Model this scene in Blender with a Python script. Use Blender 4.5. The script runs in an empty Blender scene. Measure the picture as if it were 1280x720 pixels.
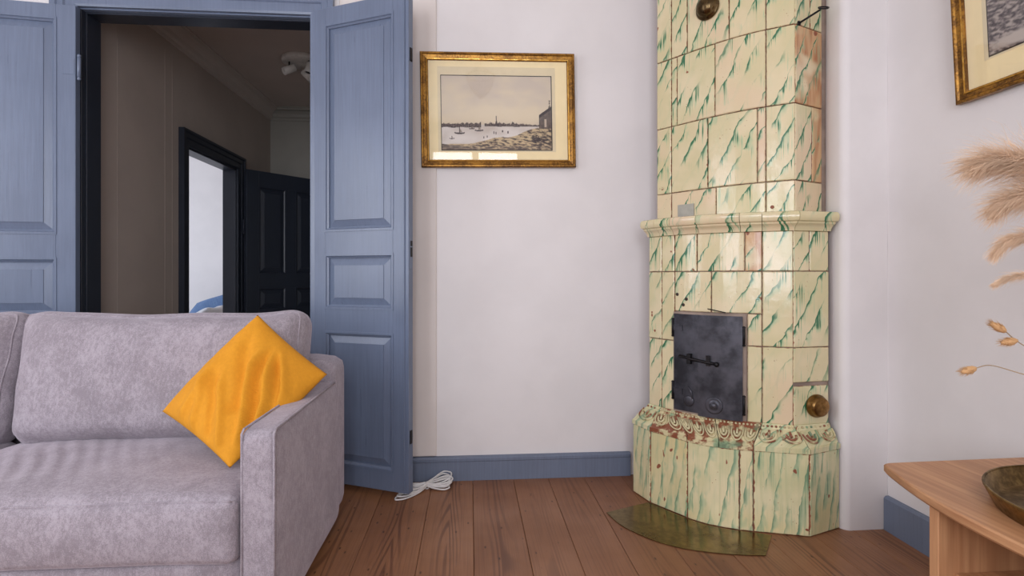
import bpy, bmesh, math, random
from mathutils import Vector, Matrix, noise as mn
random.seed(7)
SC = bpy.context.scene
COL = SC.collection
R = math.radians

# ------------------------------------------------------------------ camera
PSI = math.atan(52 / 660)
cam_d = bpy.data.cameras.new('camera')
cam = bpy.data.objects.new('camera', cam_d)
COL.objects.link(cam)
cam.location = (0, 0, 1.0)
cam.rotation_euler = (R(90), 0, -PSI)
cam_d.sensor_width = 36
cam_d.lens = 36 * 660 / 1280
cam_d.shift_y = -15 / 1280
cam_d.clip_start = 0.02
SC.camera = cam

# ------------------------------------------------------------------ light
SC.view_settings.view_transform = 'Standard'
SC.view_settings.look = 'None'
SC.view_settings.gamma = 1
SC.view_settings.use_curve_mapping = False
SC.view_settings.exposure = 0.0
W = bpy.data.worlds.new('overcast_sky')
SC.world = W
W.use_nodes = True
W.node_tree.nodes['Background'].inputs[0].default_value = (0.80, 0.88, 1.0, 1)
W.node_tree.nodes['Background'].inputs[1].default_value = 1.0


def area(name, loc, rot, sx, sy, power, col):
    d = bpy.data.lights.new(name, 'AREA')
    d.shape = 'RECTANGLE'
    d.size, d.size_y = sx, sy
    d.energy = power
    d.color = col
    o = bpy.data.objects.new(name, d)
    COL.objects.link(o)
    o.location = loc
    o.rotation_euler = rot
    return o


DAY = (0.91, 0.93, 1.0)
REAR_Y = -1.30
WINS = [(-1.75, 1.10), (0.06, 1.10)]          # centre x, width of the windows behind the camera
WZ0, WZ1 = 0.75, 2.55
LWIN = (0.55, 1.10)                           # centre y, width of the window in the left wall
for cx_, w_ in WINS:                          # one lamp per casement
    for sd in (-1, 1):
        area('window_daylight', (cx_ + sd * w_ / 4, REAR_Y + 0.03, (WZ0 + WZ1) / 2), (R(90), 0, 0), w_ / 2 - .08, WZ1 - WZ0 - .1, 20, DAY)
for sd in (-1, 1):
    area('window_daylight', (-3.5 + .03, LWIN[0] + sd * LWIN[1] / 4, (WZ0 + WZ1) / 2), (R(90), 0, R(-90)), LWIN[1] / 2 - .08, WZ1 - WZ0 - .1, 15, DAY)
area('bedroom_daylight', (-4.52, 4.6, 1.5), (R(90), 0, R(-90)), 1.2, 1.4, 42, (0.80, 0.88, 1.0))

# ------------------------------------------------------------------ node helper
class NT:
    def __init__(s, name):
        s.m = bpy.data.materials.new(name)
        s.m.use_nodes = True
        s.t = s.m.node_tree
        s.b = s.t.nodes['Principled BSDF']

    def put(s, sock, v):
        if v is None:
            return
        if isinstance(v, bpy.types.NodeSocket):
            s.t.links.new(v, sock)
        else:
            if sock.type == 'RGBA' and len(v) == 3:
                v = (*v, 1)
            sock.default_value = v

    def n(s, typ, **kw):
        nd = s.t.nodes.new(typ)
        for k, v in kw.items():
            setattr(nd, k, v)
        return nd

    def ma(s, op, a, b=None, c=None):
        nd = s.n('ShaderNodeMath', operation=op)
        for i, v in enumerate((a, b, c)):
            s.put(nd.inputs[i], v)
        return nd.outputs[0]

    def vec(s, x, y, z=0.0):
        nd = s.n('ShaderNodeCombineXYZ')
        for i, v in enumerate((x, y, z)):
            s.put(nd.inputs[i], v)
        return nd.outputs[0]

    def sep(s, v):
        nd = s.n('ShaderNodeSeparateXYZ')
        s.put(nd.inputs[0], v)
        return nd.outputs

    def vm(s, op, a, b=None):
        nd = s.n('ShaderNodeVectorMath', operation=op)
        s.put(nd.inputs[0], a)
        if b is not None:
            s.put(nd.inputs[1], b)
        return nd.outputs[0]

    def noise(s, v, scale=1.0, detail=2.0, rough=0.5, dist=0.0):
        nd = s.n('ShaderNodeTexNoise')
        s.put(nd.inputs['Vector'], v)
        nd.inputs['Scale'].default_value = scale
        nd.inputs['Detail'].default_value = detail
        nd.inputs['Roughness'].default_value = rough
        nd.inputs['Distortion'].default_value = dist
        return nd.outputs[0]

    def vor(s, v, scale):
        nd = s.n('ShaderNodeTexVoronoi')
        s.put(nd.inputs['Vector'], v)
        nd.inputs['Scale'].default_value = scale
        return nd.outputs['Distance']

    def sm(s, x, a, b, lo=0.0, hi=1.0):
        nd = s.n('ShaderNodeMapRange', interpolation_type='SMOOTHSTEP')
        s.put(nd.inputs['Value'], x)
        nd.inputs['From Min'].default_value = a
        nd.inputs['From Max'].default_value = b
        nd.inputs['To Min'].default_value = lo
        nd.inputs['To Max'].default_value = hi
        return nd.outputs[0]

    def mix(s, f, a, b):
        nd = s.n('ShaderNodeMix', data_type='RGBA')
        s.put(nd.inputs[0], f)
        s.put(nd.inputs[6], a)
        s.put(nd.inputs[7], b)
        return nd.outputs[2]

    def obj(s):
        return s.n('ShaderNodeTexCoord').outputs['Object']

    def uv(s):
        return s.n('ShaderNodeTexCoord').outputs['UV']

    def rnd(s):
        return s.n('ShaderNodeObjectInfo').outputs['Random']

    def bump(s, h, strength=.2, dist=.01):
        nd = s.n('ShaderNodeBump')
        nd.inputs['Strength'].default_value = strength
        nd.inputs['Distance'].default_value = dist
        s.put(nd.inputs['Height'], h)
        s.t.links.new(nd.outputs[0], s.b.inputs['Normal'])

    def fin(s, col=None, rough=None, metal=None, **kw):
        s.put(s.b.inputs['Base Color'], col)
        s.put(s.b.inputs['Roughness'], rough)
        s.put(s.b.inputs['Metallic'], metal)
        for k, v in kw.items():
            s.put(s.b.inputs[k.replace('_', ' ')], v)
        return s.m


def srgb(r, g, b):
    f = lambda c: (c / 255 / 12.92) if c <= 10 else ((c / 255 + .055) / 1.055) ** 2.4
    return (f(r), f(g), f(b))


def m_plaster(name, col, var=.03, bump=.12, scale=3.0):
    t = NT(name)
    o = t.obj()
    n1 = t.noise(o, scale, 4, .55)
    n2 = t.noise(o, 42, 3, .6)
    d = tuple(max(0, c * (1 - var * 2.5)) for c in col)
    c = t.mix(t.sm(n1, .35, .65), col, d)
    t.bump(t.ma('ADD', t.ma('MULTIPLY', n1, .7), t.ma('MULTIPLY', n2, .18)), bump, .012)
    return t.fin(c, .75)


def m_paint(name, col, rough=.38, var=.06):
    t = NT(name)
    o = t.obj()
    x, y, z = t.sep(o)
    br = t.noise(t.vec(t.ma('MULTIPLY', x, 90), t.ma('MULTIPLY', y, 90), t.ma('MULTIPLY', z, 4)), 1, 3, .6)
    bl = t.noise(o, 3.5, 3, .5)
    d = tuple(c * (1 - var * 2.2) for c in col)
    c = t.mix(t.sm(t.ma('ADD', t.ma('MULTIPLY', br, .5), t.ma('MULTIPLY', bl, .5)), .38, .62), d, col)
    t.bump(br, .09, .004)
    return t.fin(c, t.sm(br, .2, .8, rough, rough + .05))


def m_plain(name, col, rough=.5, metal=0.0, var=.14, **kw):
    t = NT(name)
    n1 = t.noise(t.obj(), 25, 3, .55)
    d = tuple(c * (1 - var) for c in col)
    return t.fin(t.mix(t.sm(n1, .35, .65), d, col), rough, metal, **kw)


def m_glaze(name, kind):
    """cream tin glaze with green brush lines whose paint has run down; uv is in metres on the stove"""
    t = NT(name)
    uv = t.uv()
    r = t.rnd()
    ed = t.n('ShaderNodeUVMap', uv_map='edge').outputs[0]
    p = t.vm('ADD', uv, t.vec(t.ma('MULTIPLY', r, 31.0), t.ma('MULTIPLY', r, 17.0), 0.0))
    x, y, _ = t.sep(p)
    wob = t.noise(p, 9, 3, .55)
    if kind == 'base':
        slope, per, w0, drip0 = 6.0, .27, .10, .20
        green, pale = srgb(40, 112, 88), srgb(150, 184, 148)
        cream, cream2, cream3 = srgb(232, 222, 180), srgb(212, 208, 162), srgb(222, 206, 150)
    else:
        slope, per, w0, drip0 = 1.75, .130, .028, .105
        green, pale = srgb(14, 104, 70), srgb(150, 190, 150)
        cream, cream2, cream3 = srgb(228, 214, 176), srgb(214, 204, 160), srgb(228, 202, 170)
    w = t.ma('SUBTRACT', y, t.ma('MULTIPLY', x, slope))
    w = t.ma('ADD', w, t.ma('MULTIPLY', t.ma('SUBTRACT', wob, .5), per * .85))
    ph = t.ma('ADD', t.ma('DIVIDE', w, per), t.ma('MULTIPLY', r, 7.0))
    idx = t.ma('FLOOR', ph)
    fr = t.ma('SUBTRACT', ph, idx)
    below = t.ma('MULTIPLY', t.ma('SUBTRACT', 1.0, fr), per)            # distance straight down from the brush line
    seed = t.ma('ADD', t.ma('MULTIPLY', idx, 7.31), t.ma('MULTIPLY', r, 91.0))
    col = t.noise(t.vec(t.ma('MULTIPLY', x, 150), seed, t.ma('MULTIPLY', y, 4.0)), 1, 2, .6)
    patch = t.noise(t.vec(t.ma('MULTIPLY', x, 14), seed, t.ma('MULTIPLY', y, 9)), 1, 1, .5)
    dl = t.ma('MULTIPLY', t.ma('MULTIPLY', t.sm(col, .46, .72), t.sm(patch, .44, .66)), drip0)
    thick = t.ma('MULTIPLY', t.sm(t.noise(t.vec(t.ma('MULTIPLY', x, 22), t.ma('ADD', seed, 5.0), t.ma('MULTIPLY', y, 12)), 1, 2, .6), .3, .72), w0)
    reach = t.ma('ADD', t.ma('ADD', dl, thick), .0015)
    ratio = t.ma('DIVIDE', below, reach)
    on = t.sm(t.noise(t.vec(t.ma('MULTIPLY', x, 7), t.ma('ADD', seed, 2.0), t.ma('MULTIPLY', y, 5)), 1, 1, .5), .39, .54)
    lead = t.sm(fr, 1.0, .985)                                          # soft upper side of the line
    core = t.ma('MULTIPLY', t.ma('MULTIPLY', t.sm(ratio, 1.05, .05 if kind == 'base' else .45), on), lead)
    halo = t.ma('MULTIPLY', t.ma('MULTIPLY', t.sm(ratio, 2.6, .5), t.sm(on, 0, 1, .12, 1)), lead)
    if kind == 'base':
        core = t.ma('MULTIPLY', core, t.sm(col, .25, .65, .15, .75))
    base = t.mix(t.sm(t.noise(p, 5, 3, .55), .36, .64), cream, cream2)
    base = t.mix(t.sm(t.noise(p, 2.3, 2, .5), .50, .72), base, cream3)
    if kind == 'base':
        vs = t.noise(t.vec(t.ma('MULTIPLY', x, 60), t.ma('MULTIPLY', y, 2.5)), 1, 3, .6)
        base = t.mix(t.sm(vs, .45, .7, 0, .6), base, srgb(190, 196, 150))
    if kind == 'brown':
        sn = t.noise(t.vec(t.ma('MULTIPLY', x, 40), t.ma('MULTIPLY', y, 5)), 1, 2, .5)
        bb = t.mix(t.sm(sn, .3, .6), srgb(176, 118, 80), srgb(206, 164, 120))
        base = t.mix(t.sm(t.noise(p, 6, 2, .5), .52, .68), bb, base)
    base = t.mix(t.ma('MULTIPLY', r, .25), base, srgb(220, 196, 154))
    c = t.mix(t.ma('MULTIPLY', halo, .62), base, pale)
    c = t.mix(t.ma('MULTIPLY', core, .92), c, green)
    # brown chips, pits and worn edges
    chips = t.sm(t.noise(p, 17, 2, .5), .725, .74)
    pits = t.sm(t.vor(p, 55), .10, .06)
    pits = t.ma('MULTIPLY', pits, t.sm(t.noise(p, 6, 1, .5), .50, .58))
    wear = t.ma('MAXIMUM', chips, pits)
    dist = t.sep(ed)[0]
    en = t.noise(p, 34, 3, .65)
    ew = t.ma('SUBTRACT', t.ma('MULTIPLY', t.ma('SUBTRACT', en, .40), .017 if kind == 'base' else .008), dist)
    wear = t.ma('MAXIMUM', wear, t.sm(ew, -.0005, .0015))
    if kind == 'base':
        wear = t.ma('MAXIMUM', wear, t.sm(t.noise(t.vec(t.ma('MULTIPLY', x, 30), t.ma('MULTIPLY', y, 11)), 1, 2, .5), .70, .72))
    c = t.mix(wear, c, srgb(146, 84, 58))
    # fine craquelure
    cr = t.n('ShaderNodeTexVoronoi', feature='DISTANCE_TO_EDGE')
    t.put(cr.inputs['Vector'], p)
    cr.inputs['Scale'].default_value = 130
    crk = t.sm(cr.outputs['Distance'], .0, .06, 0, 1)
    h = t.ma('ADD', t.ma('MULTIPLY', t.noise(p, 30, 3, .55), .45), t.ma('MULTIPLY', t.noise(p, 5, 2, .5), 1.4))
    h = t.ma('ADD', t.ma('SUBTRACT', h, t.ma('MULTIPLY', wear, .25)), t.ma('MULTIPLY', crk, .05))
    t.bump(h, .20, .008)
    rg = t.sm(wear, 0, 1, .13, .6)
    return t.fin(c, rg, Specular_IOR_Level=.55)


def m_frieze(name):
    t = NT(name)
    p = t.obj()
    n1 = t.noise(p, 26, 3, .6)
    c = t.mix(t.sm(n1, .46, .60), srgb(140, 82, 58), srgb(216, 204, 160))
    c = t.mix(t.sm(t.noise(p, 11, 2, .5), .58, .68, 0, .7), c, srgb(96, 150, 118))
    t.bump(n1, .4, .006)
    return t.fin(c, .32)


def m_wood_floor(name):
    t = NT(name)
    o = t.obj()
    r = t.rnd()
    p = t.vm('ADD', o, t.vec(t.ma('MULTIPLY', r, 9.0), t.ma('MULTIPLY', r, 47.0), 0.0))
    x, y, _ = t.sep(p)
    rx = t.sep(o)[0]
    f = t.noise(t.vec(t.ma('MULTIPLY', x, 4.0), t.ma('MULTIPLY', y, .55)), 1, 1.5, .45)
    # cathedral rings near the board's middle
    dx = t.ma('MULTIPLY', t.ma('ABSOLUTE', rx), 5.0)
    ring = t.ma('SINE', t.ma('MULTIPLY', t.ma('ADD', t.ma('MULTIPLY', f, 1.0), t.ma('MULTIPLY', dx, .55)), 105.0))
    ring = t.sm(ring, -.2, 1.0)
    cen = t.ma('MULTIPLY', t.sm(dx, .05, .32, 1.0, .06), t.sm(t.noise(t.vec(r, t.ma('MULTIPLY', y, .9)), 1, 1, .5), .35, .6, .25, 1.0))
    fine = t.noise(t.vec(t.ma('MULTIPLY', x, 170), t.ma('MULTIPLY', y, 2.5)), 1, 3, .6)
    blot = t.noise(p, 3.0, 3, .55)
    c = t.mix(t.sm(blot, .3, .7), srgb(154, 106, 72), srgb(130, 86, 58))
    tone = t.mix(r, srgb(166, 118, 82), srgb(126, 82, 54))
    c = t.mix(.45, c, tone)
    c = t.mix(t.ma('MULTIPLY', t.ma('MULTIPLY', ring, cen), .70), c, srgb(88, 52, 34))
    c = t.mix(t.ma('MULTIPLY', t.sm(fine, .45, .7), .35), c, srgb(98, 60, 40))
    kn = t.n('ShaderNodeTexVoronoi')
    t.put(kn.inputs['Vector'], t.vec(t.ma('MULTIPLY', x, 5.5), t.ma('MULTIPLY', y, 2.3)))
    k = t.sm(kn.outputs['Distance'], .15, .04)
    c = t.mix(t.ma('MULTIPLY', k, .8), c, srgb(58, 32, 22))
    t.bump(t.ma('ADD', t.ma('MULTIPLY', ring, -.25), t.ma('MULTIPLY', fine, -.4)), .12, .003)
    return t.fin(c, t.sm(blot, .3, .7, .34, .5))


def m_oak(name, axis='y', c1=srgb(202, 152, 110), c2=srgb(178, 126, 88)):
    t = NT(name)
    x, y, z = t.sep(t.obj())
    s = {'x': (3, 70, 70), 'y': (70, 3, 70), 'z': (70, 70, 3)}[axis]
    v = t.vec(t.ma('MULTIPLY', x, s[0]), t.ma('MULTIPLY', y, s[1]), t.ma('MULTIPLY', z, s[2]))
    n1 = t.noise(v, 1, 3, .6)
    n2 = t.noise(v, .16, 2, .5, .6)
    c = t.mix(t.sm(n1, .3, .7), c2, c1)
    c = t.mix(t.sm(n2, .45, .62, 0, .4), c, tuple(k * .78 for k in c2))
    t.bump(n1, .05, .002)
    return t.fin(c, .45)


def m_fabric(name, col, dark, scale=1.0, weave=900.0, sheen=.6, con=.5):
    t = NT(name)
    o = t.obj()
    x, y, z = t.sep(o)
    big = t.noise(o, 6 * scale, 5, .68, .6)
    st = t.noise(t.vec(t.ma('MULTIPLY', x, 120), t.ma('MULTIPLY', y, 120), t.ma('MULTIPLY', z, 60)), 1, 2, .6)
    wv = t.noise(o, weave, 1, .5)
    f = t.ma('ADD', t.ma('MULTIPLY', big, con), t.ma('ADD', t.ma('MULTIPLY', st, .30), t.ma('MULTIPLY', wv, .70 - con)))
    c = t.mix(t.sm(f, .40, .62), dark, col)
    t.bump(t.ma('ADD', wv, t.ma('MULTIPLY', st, .8)), .25, .002)
    return t.fin(c, .85, Sheen_Weight=sheen, Sheen_Roughness=.4, Sheen_Tint=(*[min(1, k * 1.6) for k in col], 1))


def m_brass(name, c1, c2, rough=.3, scale=7):
    t = NT(name)
    o = t.obj()
    n1 = t.noise(o, scale, 4, .6)
    n2 = t.noise(o, scale * 9, 3, .6)
    f = t.ma('ADD', t.ma('MULTIPLY', n1, .7), t.ma('MULTIPLY', n2, .3))
    t.bump(n2, .05, .002)
    return t.fin(t.mix(t.sm(f, .38, .62), c2, c1), t.sm(f, .35, .65, rough + .16, rough), 1.0)


def m_iron(name):
    t = NT(name)
    o = t.obj()
    n1 = t.noise(o, 9, 4, .6)
    n2 = t.noise(o, 70, 3, .6)
    c = t.mix(t.sm(n1, .35, .65), srgb(44, 44, 50), srgb(84, 84, 92))
    t.bump(t.ma('ADD', n1, t.ma('MULTIPLY', n2, .3)), .12, .004)
    return t.fin(c, t.sm(n1, .3, .7, .5, .34), .55)


def m_gold(name):
    t = NT(name)
    o = t.obj()
    n2 = t.noise(o, 120, 3, .65)
    n1 = t.noise(o, 14, 3, .6)
    c = t.mix(t.sm(t.ma('ADD', t.ma('MULTIPLY', n1, .5), t.ma('MULTIPLY', n2, .5)), .40, .60), srgb(98, 64, 24), srgb(168, 120, 48))
    t.bump(n2, .15, .002)
    return t.fin(c, .36, .65)


def m_vcol(name, rough=.9):
    t = NT(name)
    nd = t.n('ShaderNodeVertexColor', layer_name='print')
    return t.fin(nd.outputs[0], rough)


def m_glass(name):
    """thin clear pane: passes light straight through, mirrors by Fresnel"""
    t = NT(name)
    tr = t.n('ShaderNodeBsdfTransparent')
    gl = t.n('ShaderNodeBsdfGlossy')
    gl.inputs['Roughness'].default_value = .02
    ge = t.n('ShaderNodeNewGeometry')
    dt = t.n('ShaderNodeVectorMath', operation='DOT_PRODUCT')
    t.put(dt.inputs[0], ge.outputs['Incoming'])
    t.put(dt.inputs[1], ge.outputs['Normal'])
    fac = t.ma('POWER', t.ma('SUBTRACT', 1.0, t.ma('ABSOLUTE', dt.outputs['Value'])), 5.0)
    mx = t.n('ShaderNodeMixShader')
    t.put(mx.inputs[0], t.ma('ADD', t.ma('MULTIPLY', fac, .9), .04))
    t.t.links.new(tr.outputs[0], mx.inputs[1])
    t.t.links.new(gl.outputs[0], mx.inputs[2])
    t.t.links.new(mx.outputs[0], t.t.nodes['Material Output'].inputs['Surface'])
    return t.m


M = {}
M['wall'] = m_plaster('white_plaster', srgb(231, 226, 225), .02)
M['strip'] = m_plaster('cream_plaster', srgb(226, 216, 210), .02)
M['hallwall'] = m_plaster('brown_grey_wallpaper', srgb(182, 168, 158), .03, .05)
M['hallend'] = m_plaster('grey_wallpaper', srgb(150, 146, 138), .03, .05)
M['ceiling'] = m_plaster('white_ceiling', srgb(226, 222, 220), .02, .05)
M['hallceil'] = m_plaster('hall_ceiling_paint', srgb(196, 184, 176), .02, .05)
M['blue'] = m_paint('blue_grey_paint', srgb(112, 124, 147), .27)
M['bluebase'] = m_paint('slate_blue_paint', srgb(112, 122, 142), .42)
M['navy'] = m_paint('dark_navy_paint', srgb(40, 46, 58), .36)
M['plank'] = m_wood_floor('pine_floorboards')
M['sub'] = m_plain('dark_underfloor', srgb(40, 26, 18), .9)
M['tile'] = m_glaze('streaked_tile_glaze', 'shaft')
M['tilebrown'] = m_glaze('browned_tile_glaze', 'brown')
M['tilebase'] = m_glaze('base_tile_glaze', 'base')
M['frieze'] = m_frieze('worn_relief_glaze')
M['friezecream'] = m_plain('worn_cream_relief', srgb(214, 202, 160), .3)
M['mortar'] = m_plaster('tile_mortar', srgb(166, 146, 132), .12, .2, 14)
M['patch'] = m_plain('grey_patch', srgb(178, 174, 162), .55)
M['iron'] = m_iron('black_iron')
M['irondark'] = m_plain('dark_iron', srgb(36, 34, 36), .45, .7)
M['brass'] = m_brass('old_brass', srgb(176, 136, 84), srgb(112, 82, 46), .22)
M['brassdark'] = m_brass('dark_brass', srgb(120, 100, 70), srgb(66, 52, 36), .18)
M['plate'] = m_brass('brass_sheet', srgb(140, 120, 76), srgb(108, 90, 54), .14, 5)
M['tray'] = m_brass('aged_brass_tray', srgb(146, 120, 74), srgb(92, 72, 42), .36, 9)
M['oak'] = m_oak('light_oak', 'y')
M['oakz'] = m_oak('oak_upright', 'z')
M['gold'] = m_gold('gilded_frame')
M['goldin'] = m_brass('bright_gilt_edge', srgb(226, 180, 96), srgb(176, 126, 54), .25, 40)
M['mat'] = m_plain('cream_mount', srgb(252, 232, 184), .8, 0.0, .03)
M['mat2'] = m_plain('grey_cream_paper', srgb(230, 214, 178), .8, 0.0, .04)
M['ink'] = m_plain('dark_ink_line', srgb(46, 40, 42), .8)
M['print'] = m_vcol('ink_print')
M['glass'] = m_glass('picture_glass')
M['sofa'] = m_fabric('lilac_grey_chenille', srgb(170, 161, 169), srgb(138, 129, 136), 1.6, 420, .6, .38)
M['mustard'] = m_fabric('mustard_cotton', srgb(226, 154, 30), srgb(214, 142, 24), .6, 1300, .25, .2)
M['white'] = m_plain('white_plastic', srgb(232, 228, 226), .45)
M['leg'] = m_plain('dark_wood_leg', srgb(52, 38, 30), .5)
M['winwhite'] = m_paint('white_window_paint', srgb(226, 226, 224), .4)
M['pane'] = m_glass('window_pane')
M['pampas'] = m_plain('dry_plume', srgb(236, 204, 172), .9, 0, Sheen_Weight=.2)
M['stem'] = m_plain('dry_stem', srgb(176, 150, 118), .8)
M['bunny'] = m_plain('dry_seed_head', srgb(214, 168, 118), .9)
M['vase'] = m_plain('matte_stoneware', srgb(196, 186, 174), .7)
M['denim'] = m_fabric('blue_linen', srgb(104, 132, 172), srgb(84, 110, 150), 1, 900, .1)
M['sheet'] = m_fabric('white_bedding', srgb(236, 236, 240), srgb(220, 222, 230), 1, 900, .1)
M['spot'] = m_plain('white_lamp_metal', srgb(214, 210, 204), .4)

# ------------------------------------------------------------------ object helpers
def link(name, me, mat, parent=None):
    o = bpy.data.objects.new(name, me)
    COL.objects.link(o)
    if mat is not None and not me.materials:
        me.materials.append(mat)
    if parent is not None:
        o.parent = parent
    return o


def tag(o, label, cat, group=None, kind=None):
    if label:
        o['label'] = label
    if cat:
        o['category'] = cat
    if group:
        o['group'] = group
    if kind:
        o['kind'] = kind
    return o


def struct(o, label=None, cat=None):
    return tag(o, label, cat, None, 'structure')


def empty(name, loc=(0, 0, 0), rz=0.0):
    o = bpy.data.objects.new(name, None)
    COL.objects.link(o)
    o.location = loc
    o.rotation_euler = (0, 0, rz)
    o.empty_display_size = .05
    return o


def mesh(name, vs, fs, smooth=False):
    me = bpy.data.meshes.new(name)
    me.from_pydata([tuple(v) for v in vs], [], fs)
    bm = bmesh.new()
    bm.from_mesh(me)
    bmesh.ops.recalc_face_normals(bm, faces=bm.faces)
    bm.to_mesh(me)
    bm.free()
    if smooth:
        me.shade_smooth()
    me.update()
    return me


def bm_mesh(name, bm, smooth=False, recalc=True):
    if recalc:
        bmesh.ops.recalc_face_normals(bm, faces=bm.faces)
    me = bpy.data.meshes.new(name)
    bm.to_mesh(me)
    bm.free()
    if smooth:
        me.shade_smooth()
    return me


def add_box(bm, x0, x1, y0, y1, z0, z1, bev=0.0, seg=1):
    vs = [bm.verts.new((x, y, z)) for x in (x0, x1) for y in (y0, y1) for z in (z0, z1)]
    fs = [(0, 1, 3, 2), (4, 6, 7, 5), (0, 4, 5, 1), (2, 3, 7, 6), (0, 2, 6, 4), (1, 5, 7, 3)]
    ff = [bm.faces.new([vs[i] for i in f]) for f in fs]
    if bev > 0:
        es = list({e for f in ff for e in f.edges})
        bmesh.ops.bevel(bm, geom=es, offset=bev, segments=seg, profile=.5, affect='EDGES')


def box(name, x0, x1, y0, y1, z0, z1, mat, parent=None, bev=0.0, seg=1):
    bm = bmesh.new()
    add_box(bm, x0, x1, y0, y1, z0, z1, bev, seg)
    return link(name, bm_mesh(name, bm, seg > 1), mat, parent)


def add_lathe(bm, prof, n=24, axis='z', cap=True, mtx=None):
    """prof: list of (r, h)"""
    mtx = mtx or Matrix()
    rings = []
    for r, h in prof:
        ring = []
        for i in range(n):
            a = 2 * math.pi * i / n
            p = Vector((r * math.cos(a), r * math.sin(a), h))
            ring.append(bm.verts.new(mtx @ p))
        rings.append(ring)
    for a, b in zip(rings, rings[1:]):
        for i in range(n):
            j = (i + 1) % n
            bm.faces.new((a[i], a[j], b[j], b[i]))
    if cap:
        if prof[0][0] > 1e-5:
            bm.faces.new(rings[0][::-1])
        if prof[-1][0] > 1e-5:
            bm.faces.new(rings[-1])


def lathe(name, prof, mat, parent=None, n=24, mtx=None, smooth=True):
    bm = bmesh.new()
    add_lathe(bm, prof, n, mtx=mtx)
    me = bm_mesh(name, bm, smooth)
    return link(name, me, mat, parent)


def add_tube(bm, pts, rad, n=8, closed=False):
    pts = [Vector(p) for p in pts]
    k = len(pts)
    rings = []
    up = Vector((0, 0, 1))
    prev = None
    for i, p in enumerate(pts):
        a = pts[(i - 1) % k] if (closed or i > 0) else p
        b = pts[(i + 1) % k] if (closed or i < k - 1) else p
        t = (b - a).normalized()
        if prev is None:
            s = t.cross(up)
            if s.length < .1:
                s = t.cross(Vector((1, 0, 0)))
        else:
            s = prev - t * prev.dot(t)
        s.normalize()
        prev = s
        q = t.cross(s)
        r = rad[i] if isinstance(rad, (list, tuple)) else rad
        rings.append([bm.verts.new(p + (s * math.cos(2 * math.pi * j / n) + q * math.sin(2 * math.pi * j / n)) * r) for j in range(n)])
    m = k if closed else k - 1
    for i in range(m):
        a, b = rings[i], rings[(i + 1) % k]
        for j in range(n):
            l = (j + 1) % n
            bm.faces.new((a[j], a[l], b[l], b[j]))
    if not closed:
        bm.faces.new(rings[0][::-1])
        bm.faces.new(rings[-1])


def tube(name, pts, rad, mat, parent=None, n=8, closed=False):
    bm = bmesh.new()
    add_tube(bm, pts, rad, n, closed)
    return link(name, bm_mesh(name, bm, True), mat, parent)


def catmull(pts, k=8, closed=False):
    P = [Vector(p) for p in pts]
    out = []
    n = len(P)
    for i in range(n if closed else n - 1):
        p0 = P[(i - 1) % n] if (closed or i > 0) else P[0]
        p1, p2 = P[i], P[(i + 1) % n]
        p3 = P[(i + 2) % n] if (closed or i + 2 < n) else P[-1]
        for j in range(k):
            t = j / k
            out.append(.5 * ((2 * p1) + (p2 - p0) * t + (2 * p0 - 5 * p1 + 4 * p2 - p3) * t * t + (3 * p1 - p0 - 3 * p2 + p3) * t ** 3))
    if not closed:
        out.append(P[-1])
    return out


def sweep(name, prof, p0, p1, out, mat, parent=None):
    """extrude a profile [(o, z)] (o along `out`) from p0 to p1"""
    p0, p1, out = Vector(p0), Vector(p1), Vector(out)
    n = len(prof)
    vs = [p + out * o + Vector((0, 0, z)) for p in (p0, p1) for o, z in prof]
    fs = [(i, (i + 1) % n, n + (i + 1) % n, n + i) for i in range(n)] + [tuple(range(n))[::-1], tuple(range(n, 2 * n))]
    return link(name, mesh(name, vs, fs), mat, parent)


# ------------------------------------------------------------------ the room
WY = 2.607          # back wall
WX = 1.645          # right wall
LX = -3.5           # left wall
CZ = 2.85
WT = 0.12           # thickness of the back wall
OX0, OX1, OZ = -1.82, -0.76, 2.26    # rough doorway

fl = struct(box('floor', LX, WX, REAR_Y, WY, -.06, -.022, M['sub']), 'brown pine floorboards of the living room', 'floor')
seams = [-3.5, -3.29, -3.09, -2.88, -2.68, -2.47, -2.26, -2.06, -1.86, -1.66, -1.45, -1.24, -1.03, -.82, -.61, -.405, -.185, .012, .21, .383, .561, .75, .94, 1.13, 1.32, 1.50, 1.645]
for a, b in zip(seams, seams[1:]):
    w = (b - a) / 2 - .0007
    o = box('plank', -w, w, 0, WY - REAR_Y, -.022, 0, M['plank'], fl, .0016)
    o.location = ((a + b) / 2, REAR_Y, random.uniform(-.0006, .0002))
    o.parent = fl

bw = bmesh.new()
add_box(bw, LX, OX0, WY, WY + WT, -.06, CZ)
add_box(bw, OX0, OX1, WY, WY + WT, OZ, CZ)
add_box(bw, OX1, WX, WY, WY + WT, -.06, CZ)
add_box(bw, OX0, OX1, WY, WY + .02, -.06, -.003)
struct(link('wall_back', bm_mesh('wall_back', bw), M['wall']), 'white plastered wall behind the sofa and stove', 'wall')
struct(box('wall_right', WX, WX + .12, REAR_Y, WY + WT, -.06, CZ, M['wall']), 'white plastered wall on the right', 'wall')
bm = bmesh.new()
ly0, ly1 = LWIN[0] - LWIN[1] / 2, LWIN[0] + LWIN[1] / 2
add_box(bm, LX - .12, LX, REAR_Y, ly0, -.06, CZ)
add_box(bm, LX - .12, LX, ly1, WY + WT, -.06, CZ)
add_box(bm, LX - .12, LX, ly0, ly1, -.06, WZ0)
add_box(bm, LX - .12, LX, ly0, ly1, WZ1, CZ)
struct(link('wall_left', bm_mesh('wall_left', bm), M['wall']), 'white plastered wall on the left', 'wall')
struct(box('ceiling', LX - .12, WX + .12, REAR_Y - .12, WY + WT, CZ, CZ + .1, M['ceiling']), 'white ceiling of the living room', 'ceiling')
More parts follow.
